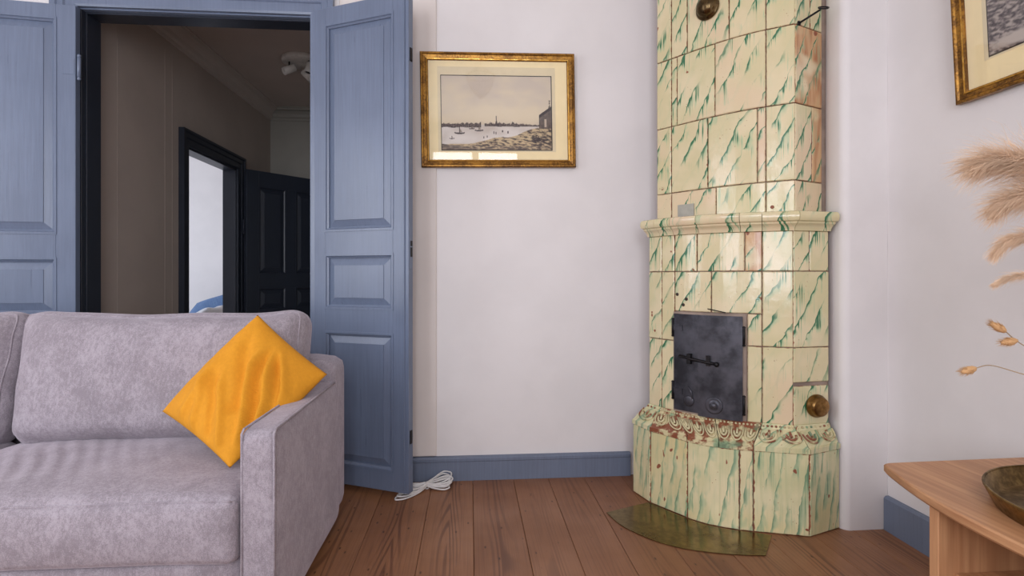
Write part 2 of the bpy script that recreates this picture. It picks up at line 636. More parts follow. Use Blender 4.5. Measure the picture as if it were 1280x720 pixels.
# masonry pier beside the stove: rounded vertical edge
bm = bmesh.new()
PX0, PY0 = 1.462, 1.965
pts = []
rr = .032
for i in range(9):
    a = math.pi + (math.pi / 2) * i / 8
    pts.append((PX0 + rr + rr * math.cos(a), PY0 + rr + rr * math.sin(a)))
pts += [(WX, PY0), (WX, WY), (PX0 + .05, WY), (PX0 + .05, 2.16), (PX0, 2.06)]
n = len(pts)
NZ = 24
for k in range(NZ):
    z = CZ * k / (NZ - 1)
    for x, y in pts:
        d = .004 * mn.noise(Vector((x * 3, y * 3, z * 4)))
        bm.verts.new((x + d, y + d, z))
bm.verts.ensure_lookup_table()
for k in range(NZ - 1):
    for i in range(n):
        j = (i + 1) % n
        bm.faces.new([bm.verts[q] for q in (k * n + i, k * n + j, k * n + n + j, k * n + n + i)])
pm = bm_mesh('wall_pier', bm, True)
pm.set_sharp_from_angle(angle=R(50))
struct(link('wall_pier', pm, M['wall']), 'white plastered pier with a rounded edge right of the stove', 'wall')
# lining board right of the doorway
struct(box('trim_1', -.63, -.165, WY - .010, WY, .12, CZ, M['strip'], None, .004), 'pale flat lining board between doorway and white wall', 'trim')

# rear wall with the windows that light the room
bm = bmesh.new()
xs = [LX]
for cx_, w_ in WINS:
    add_box(bm, xs[-1], cx_ - w_ / 2, REAR_Y - .12, REAR_Y, 0, CZ)
    add_box(bm, cx_ - w_ / 2, cx_ + w_ / 2, REAR_Y - .12, REAR_Y, 0, WZ0)
    add_box(bm, cx_ - w_ / 2, cx_ + w_ / 2, REAR_Y - .12, REAR_Y, WZ1, CZ)
    xs.append(cx_ + w_ / 2)
add_box(bm, xs[-1], WX, REAR_Y - .12, REAR_Y, 0, CZ)
struct(link('wall_rear', bm_mesh('wall_rear', bm), M['wall']), 'white window wall behind the viewer', 'wall')
for i, (wx_, wy_, wa_, w_, wl_) in enumerate([(WINS[0][0], REAR_Y - .06, 0, WINS[0][1], 'white casement window in the rear wall behind the sofa side'), (WINS[1][0], REAR_Y - .06, 0, WINS[1][1], 'white casement window in the rear wall behind the viewer'),
                                        (LX - .06, LWIN[0], R(-90), LWIN[1], 'white casement window in the left wall')]):
    e = struct(empty('window_%d' % (i + 1), (wx_, wy_, WZ0), wa_), wl_, 'window')
    h = WZ1 - WZ0
    for x in (-w_ / 2 + .025, 0, w_ / 2 - .025):
        box('window_stile', x - .025, x + .025, -.02, .02, 0, h, M['winwhite'], e, .003)
    for z in (.025, h * .62, h - .025):
        box('window_rail', -w_ / 2 + .05, w_ / 2 - .05, -.018, .018, z - .025, z + .025, M['winwhite'], e, .003)
    for s in (-1, 1):
        for z0, z1 in ((.05, h * .62 - .025), (h * .62 + .025, h - .05)):
            x0, x1 = sorted((s * .025, s * (w_ / 2 - .05)))
            box('pane', x0, x1, -.003, .003, z0, z1, M['pane'], e)

# baseboards
prof = [(0, 0), (.018, 0), (.018, .092), (.021, .096), (.021, .108), (.014, .116), (0, .118)]
struct(sweep('baseboard_back', prof, (-.63, WY, 0), (.80, WY, 0), (0, -1, 0), M['bluebase']), 'slate blue baseboard below the white wall', 'baseboard')
prof2 = [(0, 0), (.020, 0), (.020, .125), (.012, .133), (0, .134)]
struct(sweep('baseboard_right', prof2, (WX, PY0 - .004, 0), (WX, REAR_Y, 0), (-1, 0, 0), M['bluebase']), 'slate blue baseboard along the right wall', 'baseboard')

# doorway: architrave, frame, jambs
tr = struct(empty('trim_2', (0, 0, 0)), 'moulded blue grey architrave around the double doorway', 'trim')
JX0, JX1, JZ = -1.80, -.775, 2.235
def arch_prof():
    return [(0, 0), (.016, 0), (.020, .010), (.020, .050), (.027, .056), (.027, .080), (.034, .086), (.034, .110), (0, .110)]
ap = arch_prof()
# head: o -> -y, z -> up from JZ+.012
vs, fs = [], []
def casing(name, a, b, parent, mat, prof, ysurf, inner, width_dir):
    """mitred casing leg from a to b along its inner edge; width_dir points away from the opening"""
def mitred_frame(prof, x0, x1, ztop, zbot, y, mat, parent, names=('casing_leg', 'casing_head', 'casing_leg'), sgn=-1, xf=None):
    xf = xf or (lambda p: p)
    n = len(prof)
    sec = []
    for kx, kz, dx, dz in ((x0, zbot, -1, 0), (x0, ztop, -1, 1), (x1, ztop, 1, 1), (x1, zbot, 1, 0)):
        sec.append([Vector(xf((kx + dx * w, y + sgn * o, kz + dz * w))) for o, w in prof])
    for i in range(3):
        v = sec[i] + sec[i + 1]
        f = [(j, (j + 1) % n, n + (j + 1) % n, n + j) for j in range(n)] + [tuple(range(n))[::-1], tuple(range(n, 2 * n))]
        link(names[i], mesh(names[i], v, f), mat, parent)
mitred_frame(ap, JX0 - .012, JX1 + .012, JZ + .014, 0, WY, M['blue'], tr)
# frame lining (dark towards the hall)
box('jamb', OX0, JX0, WY + .028, WY + WT + .005, 0, JZ, M['navy'], tr, .002)
box('jamb', JX1, OX1, WY + .028, WY + WT + .005, 0, JZ, M['navy'], tr, .002)
box('head_lining', OX0, OX1, WY + .028, WY + WT + .005, JZ, OZ, M['navy'], tr, .002)
box('rebate_strip', OX0, JX0 - .006, WY + .002, WY + .028, 0, JZ + .01, M['navy'], tr, .002)
box('rebate_strip', JX1 + .006, OX1, WY + .002, WY + .028, 0, JZ + .01, M['navy'], tr, .002)
box('rebate_strip', OX0, OX1, WY + .002, WY + .028, JZ + .008, OZ, M['blue'], tr, .002)


# ------------------------------------------------------------------ panelled door leaves
def panel(parent, x0, x1, z0, z1, sy, mat, ft, name='panel', th=.036):
    """recessed raised panel with bolection moulding; ft = y of the visible face"""
    e = link(name, None_mesh(x0, x1, z0, z1, sy, th), mat, parent)
    # moulding
    mo = bmesh.new()
    w = .016
    def ring(ins, y):
        return [mo.verts.new(p) for p in ((x0 + ins, y, z0 + ins), (x1 - ins, y, z0 + ins), (x1 - ins, y, z1 - ins), (x0 + ins, y, z1 - ins))]
    for side in (0, 1):
        f = (lambda d: sy * d) if side == 0 else (lambda d: sy * (th - d))
        rs = [ring(-.004, f(.004)), ring(-.004, f(-.003)), ring(.006, f(-.003)), ring(.009, f(.003)), ring(w, f(.008)), ring(w, f(.016))]
        for a, b in zip(rs, rs[1:]):
            for i in range(4):
                j = (i + 1) % 4
                mo.faces.new((a[i], a[j], b[j], b[i]))
    link('moulding', bm_mesh('moulding', mo), mat, e)
    return e


def None_mesh(x0, x1, z0, z1, sy, th):
    bm = bmesh.new()
    def ring(ins, y):
        return [bm.verts.new(p) for p in ((x0 + ins, y, z0 + ins), (x1 - ins, y, z0 + ins), (x1 - ins, y, z1 - ins), (x0 + ins, y, z1 - ins))]
    rs = []
    for f in ((lambda d: sy * d), (lambda d: sy * (th - d))):
        a = [ring(.0, f(.016)), ring(.018, f(.016)), ring(.050, f(.006)), ring(.0505, f(.0025))]
        for p, q in zip(a, a[1:]):
            for i in range(4):
                j = (i + 1) % 4
                bm.faces.new((p[i], p[j], q[j], q[i]))
        bm.faces.new(a[-1])
        rs.append(a[0])
    for i in range(4):
        j = (i + 1) % 4
        bm.faces.new((rs[0][i], rs[0][j], rs[1][j], rs[1][i]))
    return bm_mesh('panel', bm)


def leaf(name, hinge, ang, w, zb, zt, rows, sy, mat, st=(.078, .082), th=.036, cols=1):
    e = empty(name, (hinge[0], hinge[1], 0), ang)
    y0, y1 = sorted((0, sy * th))
    box('stile', 0, st[0], y0, y1, zb, zt, mat, e, .0015)
    box('stile', w - st[1], w, y0, y1, zb, zt, mat, e, .0015)
    zs = [zb] + [z for r in rows for z in r] + [zt]
    for a, b in zip(zs[0::2], zs[1::2]):
        box('rail', st[0], w - st[1], y0 + .0004, y1 - .0004, a, b, mat, e, .001)
    xs = [(st[0], w - st[1])]
    if cols == 2:
        m = w / 2
        for a, b in rows:
            box('muntin', m - .045, m + .045, y0 + .0004, y1 - .0004, a, b, mat, e, .001)
        xs = [(st[0], m - .045), (m + .045, w - st[1])]
    for a, b in rows:
        for x0, x1 in xs:
            panel(e, x0, x1, a, b, sy, mat, 0, th=th)
    return e


ROWS = [(.12, .738), (.848, 1.100), (1.212, 2.186)]
dR = leaf('door_1', (-.757, 2.594), math.atan2(-.221, .484), .532, .03, 2.268, ROWS, 1, M['blue'])
struct(dR, 'open blue grey panelled door leaf beside the sofa arm', 'door')
box('edge_bead', .508, .514, -.006, .001, .03, 2.268, M['blue'], dR, .002)
lk = box('lock_plate', .531, .5335, .006, .030, 1.03, 1.20, M['blue'], dR, .0008)
for z0, z1 in ((1.085, 1.128), (1.134, 1.158)):
    box('keyhole_slot', .533, .5345, .012, .028, z0, z1, M['irondark'], lk)
box('edge_bolt', .531, .536, .010, .026, 1.96, 2.02, M['irondark'], dR, .001)
box('edge_bolt', .531, .536, .010, .026, .25, .31, M['irondark'], dR, .001)
dL = leaf('door_2', (-1.788, 2.546), math.pi + R(7), .532, .03, 2.228, [(a - .02, b - .02) for a, b in ROWS], -1, M['blue'])
dL.rotation_euler.z = math.pi + R(7)
struct(dL, 'open blue grey panelled door leaf at the left, folded against the wall', 'door')


def hinge(parent, x, y, z, mat, pw=.045, sx=-1):
    h = empty_part = None
    bm = bmesh.new()
    add_lathe(bm, [(.0075, -.045), (.0075, .045)], 12, mtx=Matrix.Translation((x, y, z)))
    add_lathe(bm, [(.004, .045), (.008, .050), (.006, .058), (0, .060)], 12, mtx=Matrix.Translation((x, y, z)), cap=False)
    add_lathe(bm, [(0, -.060), (.006, -.058), (.008, -.050), (.004, -.045)], 12, mtx=Matrix.Translation((x, y, z)), cap=False)
    return link('hinge', bm_mesh('hinge', bm, True), mat, parent)


hg = hinge(dL, -.012, -.004, 1.95, M['blue'])
box('hinge_plate', .004, .052, .0, .0016, 1.915, 1.985, M['blue'], dL, .0006)
hinge(dL, -.012, -.004, .35, M['blue'])

# ------------------------------------------------------------------ hall beyond the doors
HX0, HX1, HY0, HY1, HZ = -1.88, -.62, WY + WT, 5.142, 2.57
SD0, SD1, SDZ = 3.672, 4.415, 1.862      # side doorway in the hall's left wall
struct(box('floor_hall', -4.7, HX1, HY0, 6.1, -.04, -.002, M['plank']), 'brown floor of the dark hall', 'floor')
bm = bmesh.new()
add_box(bm, HX0 - .1, HX0, HY0, SD0, 0, HZ)
add_box(bm, HX0 - .1, HX0, SD0, SD1, SDZ, HZ)
add_box(bm, HX0 - .1, HX0, SD1, HY1, 0, HZ)
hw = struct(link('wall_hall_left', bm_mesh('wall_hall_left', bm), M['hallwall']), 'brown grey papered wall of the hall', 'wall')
for yy in (2.98, 3.42, 3.50):
    box('wallpaper_seam', HX0 - .001, HX0 + .0012, yy - .004, yy + .004, .1, 2.40, M['hallwall'], hw)
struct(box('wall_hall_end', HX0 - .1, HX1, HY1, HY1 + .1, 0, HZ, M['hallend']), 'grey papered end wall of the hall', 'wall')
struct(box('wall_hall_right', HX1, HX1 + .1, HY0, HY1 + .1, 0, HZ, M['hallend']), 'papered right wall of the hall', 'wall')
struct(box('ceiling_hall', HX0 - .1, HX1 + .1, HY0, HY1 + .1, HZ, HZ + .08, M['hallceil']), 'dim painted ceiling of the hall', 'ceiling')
cp = [(0, -.105), (.012, -.105), (.014, -.085), (.028, -.075), (.034, -.050), (.060, -.028), (.085, -.022), (.090, -.010), (.10, -.008), (.10, 0), (0, 0)]
struct(sweep('trim_3', cp, (HX0, HY0, HZ), (HX0, HY1, HZ), (1, 0, 0), M['hallceil']), 'moulded cornice along the left wall of the hall', 'cornice')
struct(sweep('trim_4', cp, (HX0, HY1, HZ), (HX1, HY1, HZ), (0, -1, 0), M['hallend']), 'moulded cornice across the end wall of the hall', 'cornice')
# side doorway casing in the hall
t5 = struct(empty('trim_5'), 'dark moulded casing around the bedroom doorway', 'trim')
sp = [(0, 0), (.014, 0), (.018, .012), (.018, .045), (.026, .052), (.026, .078), (.036, .086), (.036, .102), (0, .102)]
mitred_frame(sp, SD0, SD1, SDZ, 0, HX0, M['navy'], t5, sgn=1, xf=lambda p: (p[1], p[0], p[2]))
box('jamb', HX0 - .10, HX0, SD0 - .004, SD0 + .012, 0, SDZ, M['navy'], t5)
box('jamb', HX0 - .10, HX0, SD1 - .012, SD1 + .004, 0, SDZ, M['navy'], t5)
box('head_lining', HX0 - .10, HX0, SD0, SD1, SDZ - .014, SDZ + .004, M['navy'], t5)
dH = leaf('door_3', (-1.835, 4.46), math.atan2(.47, .434), .76, .02, 1.868, [(.14, .60), (.72, .90), (1.02, 1.74)], -1, M['navy'], (.10, .10), .036, 2)
struct(dH, 'dark navy panelled door standing open in the hall', 'door')
hinge(dH, -.010, -.010, 1.40, M['navy'])
hinge(dH, -.010, -.010, .40, M['navy'])
# bedroom beyond
struct(box('wall_bedroom_back', -4.7, HX0 - .1, 6.0, 6.1, 0, 2.6, M['wall']), 'white bedroom wall seen through the hall doorway', 'wall')
struct(box('wall_bedroom_side', -4.7, -4.6, 2.9, 6.0, 0, 2.6, M['wall']), 'white bedroom side wall', 'wall')
struct(box('wall_bedroom_near', -4.7, HX0 - .1, 2.8, 2.9, 0, 2.6, M['wall']), 'white near wall of the bedroom', 'wall')
struct(box('ceiling_bedroom', -4.7, HX0 - .1, 2.8, 6.1, 2.6, 2.68, M['ceiling']), 'white bedroom ceiling', 'ceiling')
struct(box('wall_bedroom_inner', HX0 - .1, HX0, HY1, 6.1, 0, 2.6, M['wall']), 'white inner wall of the bedroom', 'wall')


# ------------------------------------------------------------------ soft things
def soft_map(hx, hy, hz, r, fn=None):
    H = (hx, hy, hz)
    def mp(a):
        a = Vector(a)
        p = Vector([a[i] * H[i] for i in range(3)])
        q = Vector([max(-(H[i] - r), min(H[i] - r, p[i])) for i in range(3)])
        d = p - q
        if d.length > 1e-9:
            p = q + d.normalized() * r
        return fn(a, p) if fn else p
    return mp


def soft_box(name, hx, hy, hz, r, cuts, fn=None, mat=None, parent=None, sub=1):
    bm = bmesh.new()
    bmesh.ops.create_cube(bm, size=2)
    bmesh.ops.subdivide_edges(bm, edges=bm.edges, cuts=cuts, use_grid_fill=True)
    mp = soft_map(hx, hy, hz, r, fn)
    for v in bm.verts:
        v.co = mp(v.co)
    me = bm_mesh(name, bm, True)
    o = link(name, me, mat, parent)
    if sub:
        s = o.modifiers.new('smooth', 'SUBSURF')
        s.levels = s.render_levels = sub
    return o


def wr(p, s, k):
    return mn.noise(Vector(p) * s) * k


sofa = empty('sofa', (-1.06, 1.82, 0))
tag(sofa, 'lilac grey upholstered sofa with loose back cushions in front of the doorway', 'sofa')
SX, SY = -1.06, 1.82
def spart(o):
    o.location -= Vector((SX, SY, 0))
    return o
AX0, AX1 = -.604, -.510
# arms
for k, (x0, x1) in enumerate(((AX0, AX1), (-2.62, -2.526))):
    def fa(a, p):
        p = p.copy()
        p.x += wr((p.x * 2 + k, p.y * 2, p.z * 2), 1.5, .004)
        p.z += wr((p.x, p.y * 3, p.z), 2.0, .003) * (a.z > 0)
        return p
    hy = (2.075 - 1.434) / 2
    o = soft_box('arm', (x1 - x0) / 2, hy + .03, .27, .018, 14, fa, M['sofa'], sofa)
    o.location = ((x0 + x1) / 2 - SX, 1.434 + hy + .03 - SY, .326)
    bm = bmesh.new()
    for xx in (x0 + .006, x1 - .006):
        add_tube(bm, [(xx - SX, 1.437 - SY, .08), (xx - SX, 1.437 - SY, .585), (xx - SX, 1.452 - SY, .5945), (xx - SX, 2.06 - SY, .5945)], .0035, 6)
    pp = link('piping', bm_mesh('piping', bm, True), M['sofa'], o)
    pp.location = -o.location
# back frame
def fb(a, p):
    p = p.copy()
    p.y += (1 - (p.z + .33) / .66) * -.045 * (a.y < 0)
    return p
o = soft_box('back_frame', (-.51 + 2.62) / 2, .075, .315, .022, 10, fb, M['sofa'], sofa)
o.location = ((-.51 - 2.62) / 2 - SX, 2.135 - SY, .376)
# base
o = soft_box('base', (-.604 + 2.526) / 2, .34, .09, .012, 8, None, M['sofa'], sofa)
o.location = ((-.604 - 2.526) / 2 - SX, 1.775 - SY, .165)
for x in (-2.55, -.58):
    for y in (1.49, 2.15):
        l = lathe('leg', [(.018, 0), (.026, .058)], M['leg'], sofa, 12)
        l.location = (x - SX, y - SY, 0)

# seat cushions
for k, (x0, x1) in enumerate(((-1.562, -.606), (-2.524, -1.566))):
    hx, hy, hz = (x1 - x0) / 2, .285, .088
    def fs_(a, p):
        p = p.copy()
        if a.z > 0:
            crown = (1 - a.x ** 4) * (1 - a.y ** 4)
            p.z += .032 * crown * max(0, a.z)
            if k == 0:
                # fan of creases running back from the front edge at the left
                cx = (p.x + .30) * .9 + p.y * .55
                amp = .0070 * math.exp(-((p.x + .20) / .28) ** 2) * math.exp(-((p.y + .02) / .17) ** 2)
                p.z += amp * math.sin(cx * 125 + 2 * mn.noise(Vector((p.x * 4, p.y * 4, 0))))
            p.z += wr((p.x * 3, p.y * 3, k), 1.6, .005) * crown
        if a.y < 0:
            p.y -= .018 * (1 - a.x ** 6) * (1 - abs(a.z) ** 2) + wr((p.x * 4, p.z * 5, k), 1.3, .004)
        p.z += -.006 * (a.x ** 2) * (a.z < 0)
        return p
    o = soft_box('seat_cushion', hx, hy, hz, .030, 58, fs_, M['sofa'], sofa)
    o.location = ((x0 + x1) / 2 - SX, 1.700 - SY, .338)
    mp = soft_map(hx, hy, hz, .030, fs_)
    ring = [mp((-1 + 2 * i / 40, -1, .97)) for i in range(41)]
    tube('piping', ring, .0030, M['sofa'], o, 6)

# back cushions
for k, (x0, x1) in enumerate(((-1.552, -.598), (-2.52, -1.562))):
    hx, hy, hz = (x1 - x0) / 2, .085, .232
    def fc(a, p):
        p = p.copy()
        ex = 1 - abs(a.x) ** 5
        ez = 1 - abs(a.z) ** 4
        if a.y < 0:
            p.y -= .062 * ex * ez
            # slanting tension folds
            t = p.x * .7 + p.z
            p.y += .0042 * math.sin(t * 42 + 3 * mn.noise(Vector((p.x * 3, 0, p.z * 3)))) * ez * (.4 + .6 * max(0, p.x / hx))
            p.y += wr((p.x * 2.5, k * 3, p.z * 2.5), 1.5, .010) * ez
        p.z += .012 * abs(a.x) ** 6 * (a.z > 0) - .010 * (1 - a.x ** 2) * (a.z > .5) + wr((p.x * 5, 0, k), 1, .006) * (a.z > .5)
        p.x += .022 * (p.z / hz) * abs(a.x) ** 2 * (1 if a.x < 0 else 0) * -1
        return p
    o = soft_box('back_cushion', hx, hy, hz, .070, 36, fc, M['sofa'], sofa)
    o.location = ((x0 + x1) / 2 - SX, 1.985 - SY, .642)
    o.rotation_euler = (R(-15), 0, 0)
    mp = soft_map(hx, hy, hz, .070, fc)
    ring = [mp((-1, -.93, -.9 + 1.9 * i / 20)) for i in range(21)] + [mp((-1 + 2 * i / 40, -.93, 1)) for i in range(1, 41)] + [mp((1, -.93, 1 - 1.9 * i / 20)) for i in range(1, 21)]
    tube('piping', ring, .0032, M['sofa'], o, 6)

# mustard pillow leaning in the corner of arm and back cushion
def quad_pillow(name, A, B, C, D, puff, mat, front, N=64, folds=None):
    """A,B,C,D corners in order; front = direction of the visible side"""
    A, B, C, D, front = (Vector(q) for q in (A, B, C, D, front))
    nrm = (B - A).cross(D - A).normalized()
    if nrm.dot(front) < 0:
        nrm = -nrm
    vs, fs = [], []
    for side in (1, -1):
        for i in range(N + 1):
            for j in range(N + 1):
                u, v = i / N, j / N
                # pinch edges inward between the corners
                uu, vv = u, v
                pin = .018
                uu = u + (0.5 - u) * 2 * pin * 4 * v * (1 - v) * abs(2 * u - 1) ** 3
                vv = v + (0.5 - v) * 2 * pin * 4 * u * (1 - u) * abs(2 * v - 1) ** 3
                p = A * (1 - uu) * (1 - vv) + B * uu * (1 - vv) + C * uu * vv + D * (1 - uu) * vv
                e = max(0, (1 - abs(2 * u - 1) ** 2.6)) * max(0, (1 - abs(2 * v - 1) ** 2.6))
                h = puff * e ** .55
                if folds:
                    h += folds(u, v, side) * min(1, e * 4)
                p = p + nrm * h * side
                vs.append(p)
    M1 = (N + 1) ** 2
    for s in (0, 1):
        for i in range(N):
            for j in range(N):
                a = s * M1 + i * (N + 1) + j
                fs.append((a, a + 1, a + N + 2, a + N + 1))
    me = bpy.data.meshes.new(name)
    me.from_pydata([tuple(v) for v in vs], [], fs)
    bm = bmesh.new()
    bm.from_mesh(me)
    bmesh.ops.remove_doubles(bm, verts=bm.verts, dist=.0002)
    bpy.data.meshes.remove(me)
    return bm_mesh(name, bm, True)


def pf(u, v, s):
    f = 0
    if s > 0:
        # long soft folds running from the bottom corner up to the right side
        for (u0, v0, du, dv, w, k) in FOLDS:
            L = math.hypot(du, dv)
            t = ((u - u0) * du + (v - v0) * dv) / L
            d = ((u - u0) * dv - (v - v0) * du) / L
            d += .03 * math.sin(t * 7)
            g = math.exp(-(d / w) ** 2)
            fade = max(0, min(1, t / .08)) * max(0, min(1, (L - t) / .2))
            f += 2.0 * k * g * fade
        f += .004 * mn.noise(Vector((u * 7, v * 7, 1)))
    return f


#            u runs left corner -> top corner, v runs left corner -> bottom corner
FOLDS = [(.10, .98, .75, -.55, .030, .010), (.16, .98, .75, -.50, .022, -.012), (.30, .98, .62, -.42, .03, .010),
         (.02, .85, .55, -.50, .03, .007), (.04, .70, .5, -.45, .03, -.006), (.02, .50, .5, -.35, .035, .006),
         (.45, .95, .5, -.4, .025, -.010), (.6, .97, .36, -.45, .03, .008), (.02, .3, .6, -.1, .04, .005), (.3, .75, .6, -.55, .05, -.008)]
pA = Vector((-.972, 1.752, .572))      # left corner
pB = Vector((-.723, 1.863, .868))      # top corner
pC = Vector((-.488, 1.848, .664))      # right corner, over the arm
pD = Vector((-.684, 1.565, .452))      # bottom corner, on the seat
pc = (pA + pB + pC + pD) / 4
me = quad_pillow('throw_pillow', pA - pc, pB - pc, pC - pc, pD - pc, .070, M['mustard'], (.0, -1, .4), folds=pf)
po = link('throw_pillow', me, M['mustard'])
po.location = pc
tag(po, 'mustard yellow cotton pillow leaning on the sofa arm', 'pillow')

# ------------------------------------------------------------------ tile stove
stove = empty('tile_stove', (1.15, 2.2, 0))
tag(stove, 'tall cream tile stove with green streaked glaze in the corner', 'stove')
SO = Vector((1.15, 2.2, 0))


def bez(p0, p1, t0, t1, n):
    p0, p1, t0, t1 = (Vector(q) for q in (p0, p1, t0, t1))
    L = (p1 - p0).length / 3
    a, b = p0 + t0.normalized() * L, p1 - t1.normalized() * L
    return [(p0 * (1 - t) ** 3 + a * 3 * t * (1 - t) ** 2 + b * 3 * t * t * (1 - t) + p1 * t ** 3) for t in (i / n for i in range(n + 1))]


class Outline:
    """five faces seen in plan: left return, left column, bowed front, right column, right return"""
    def __init__(s, c, merge=False):
        c = [Vector((q[0], q[1])) for q in c]
        s.c = c
        s.seg = [[c[0], c[1]], [c[1], c[2]], bez(c[2], c[3], c[2] - c[1], c[4] - c[3], 18), [c[3], c[4]], [c[4], c[5]]]
        s.merge = merge
        if merge:      # the bowed front starts right at the corner
            s.seg[1] = [c[1], c[1] + (c[2] - c[1]) * .002]
            s.seg[2] = bez(s.seg[1][1], c[3], c[2] - c[1], c[4] - c[3], 18)

    def at(s, k, t):
        pl = s.seg[k]
        ls = [(b - a).length for a, b in zip(pl, pl[1:])]
        d = t * sum(ls)
        for i, l in enumerate(ls):
            if d <= l + 1e-9 or i == len(ls) - 1:
                q = pl[i] + (pl[i + 1] - pl[i]) * (d / l)
                tg = (pl[i + 1] - pl[i]).normalized()
                if len(ls) > 1:   # smooth tangent
                    f = d / l
                    ta = (pl[min(i + 1, len(pl) - 1)] - pl[max(i - 1, 0)]).normalized() if f < .5 else (pl[min(i + 2, len(pl) - 1)] - pl[i]).normalized()
                    tg = (tg + ta).normalized()
                return q, Vector((tg.y, -tg.x))
            d -= l

    def length(s, k):
        return sum((b - a).length for a, b in zip(s.seg[k], s.seg[k][1:]))

    def s0(s, k):
        return sum(s.length(i) for i in range(k))

    def poly(s):
        out = []
        for i, g in enumerate(s.seg):
            out += g if i == 0 else g[1:]
        return out

    def offset(s, d):
        """outline with every corner pushed out by d (mitred)"""
        c = s.c
        nn = []
        for i in range(len(c)):
            ns = []
            if i > 0:
                t = (c[i] - c[i - 1]).normalized()
                ns.append(Vector((t.y, -t.x)))
            if i < len(c) - 1:
                t = (c[i + 1] - c[i]).normalized()
                ns.append(Vector((t.y, -t.x)))
            m = sum(ns, Vector((0, 0)))
            m.normalize()
            nn.append(c[i] + m * d / max(.5, m.dot(ns[0])))
        return Outline(nn, s.merge)


BASE = Outline([(.752, 2.402), (.790, 2.272), (.893, 2.117), (1.103, 1.982), (1.295, 1.924), (1.460, 1.985)])
LOW = Outline([(.827, 2.397), (.859, 2.320), (.897, 2.264), (1.173, 2.043), (1.276, 1.998), (1.442, 2.022)])
UPP = Outline([(.882, 2.446), (.928, 2.382), (.955, 2.345), (1.204, 2.070), (1.292, 2.010), (1.452, 2.078)], True)


def core(name, ol, ins, z0, z1):
    o = ol.offset(-ins)
    pl = o.poly()
    pl = pl + [Vector((1.50, 2.10)), Vector((1.55, 2.56)), Vector((pl[0].x + .085, 2.56))]
    n = len(pl)
    vs = [Vector((p.x, p.y, z)) - SO for z in (z0, z1) for p in pl]
    fs = [(i, (i + 1) % n, n + (i + 1) % n, n + i) for i in range(n)] + [tuple(range(n))[::-1], tuple(range(n, 2 * n))]
    return link(name, mesh(name, vs, fs), M['mortar'], stove)


core('stove_core', BASE, .010, 0, .335)
core('stove_core', LOW, .010, .33, 1.19)
core('stove_core', UPP, .010, 1.19, 2.74)


def tile(ol, k, t0, t1, z0, z1, mat, proud=None, gap=.0014, name='tile'):
    L = ol.length(k)
    d = gap / L
    t0, t1 = t0 + d, t1 - d
    z0, z1 = z0 + gap, z1 - gap
    n = 1 if k != 2 else max(2, int((t1 - t0) * 12))
    bev = .0035
    proud = random.uniform(-.0008, .0012) if proud is None else proud
    tilt = random.uniform(-.0010, .0010)
    vs, uvs, fs = [], [], []
    b = bev / L
    b2 = min(.020 / L, (t1 - t0) * .3)
    bz = min(.020, (z1 - z0) * .3)
    ts = [t0, t0 + b, t0 + b2] + [t0 + b2 + (t1 - t0 - 2 * b2) * i / n for i in range(1, n)] + [t1 - b2, t1 - b, t1]
    zs = [z0, z0 + bev, z0 + bz, z1 - bz, z1 - bev, z1]
    off = ol.s0(k)
    nx = len(ts)
    eds = []
    for iz, z in enumerate(zs):
        for it, t in enumerate(ts):
            q, nr = ol.at(k, t)
            edge = iz in (0, 5) or it in (0, nx - 1)
            dd = proud + tilt * (it / (nx - 1) - .5) * 2 - (.003 if edge else 0)
            vs.append(Vector((q.x + nr.x * dd, q.y + nr.y * dd, z)) - SO)
            uvs.append((off + t * L, z))
    m = len(vs)
    for iz in (0, 5):
        for it, t in enumerate(ts):
            q, nr = ol.at(k, t)
            vs.append(Vector((q.x - nr.x * .014, q.y - nr.y * .014, zs[iz])) - SO)
            uvs.append((off + t * L, zs[iz]))
    for i in range(5):
        for j in range(nx - 1):
            a = i * nx + j
            fs.append((a, a + 1, a + nx + 1, a + nx))
    for j in range(nx - 1):
        fs.append((j + 1, j, m + j, m + j + 1))
        fs.append((5 * nx + j, 5 * nx + j + 1, m + nx + j + 1, m + nx + j))
    fs.append((0, nx, 2 * nx, 3 * nx, 4 * nx, 5 * nx, m + nx, m))
    fs.append((nx - 1, m + nx - 1, m + 2 * nx - 1, 6 * nx - 1, 5 * nx - 1, 4 * nx - 1, 3 * nx - 1, 2 * nx - 1))
    fs = [f[::-1] for f in fs]
    me = bpy.data.meshes.new(name)
    me.from_pydata([tuple(v) for v in vs], [], fs)
    bm = bmesh.new()
    bm.from_mesh(me)
    bmesh.ops.recalc_face_normals(bm, faces=bm.faces)
    uvl = bm.loops.layers.uv.new('UVMap')
    uve = bm.loops.layers.uv.new('edge')
    ua, ub = off + t0 * L, off + t1 * L
    for f in bm.faces:
        for lp in f.loops:
            q = uvs[lp.vert.index]
            lp[uvl].uv = q
            lp[uve].uv = (max(0, min(q[0] - ua, ub - q[0], q[1] - z0, z1 - q[1])), 0)
    bm.to_mesh(me)
    bm.free()
    return link(name, me, mat, stove)


T, TB = M['tile'], M['tilebase']
# base course
for k, cuts in ((0, [0, 1]), (1, [0, 1]), (2, [0, .86, 1]), (3, [0, 1]), (4, [0, 1])):
    if k == 2:
        cuts = [0, .80, 1]
    for a, b in zip(cuts, cuts[1:]):
        tile(BASE, k, a, b, .0, .318, TB)
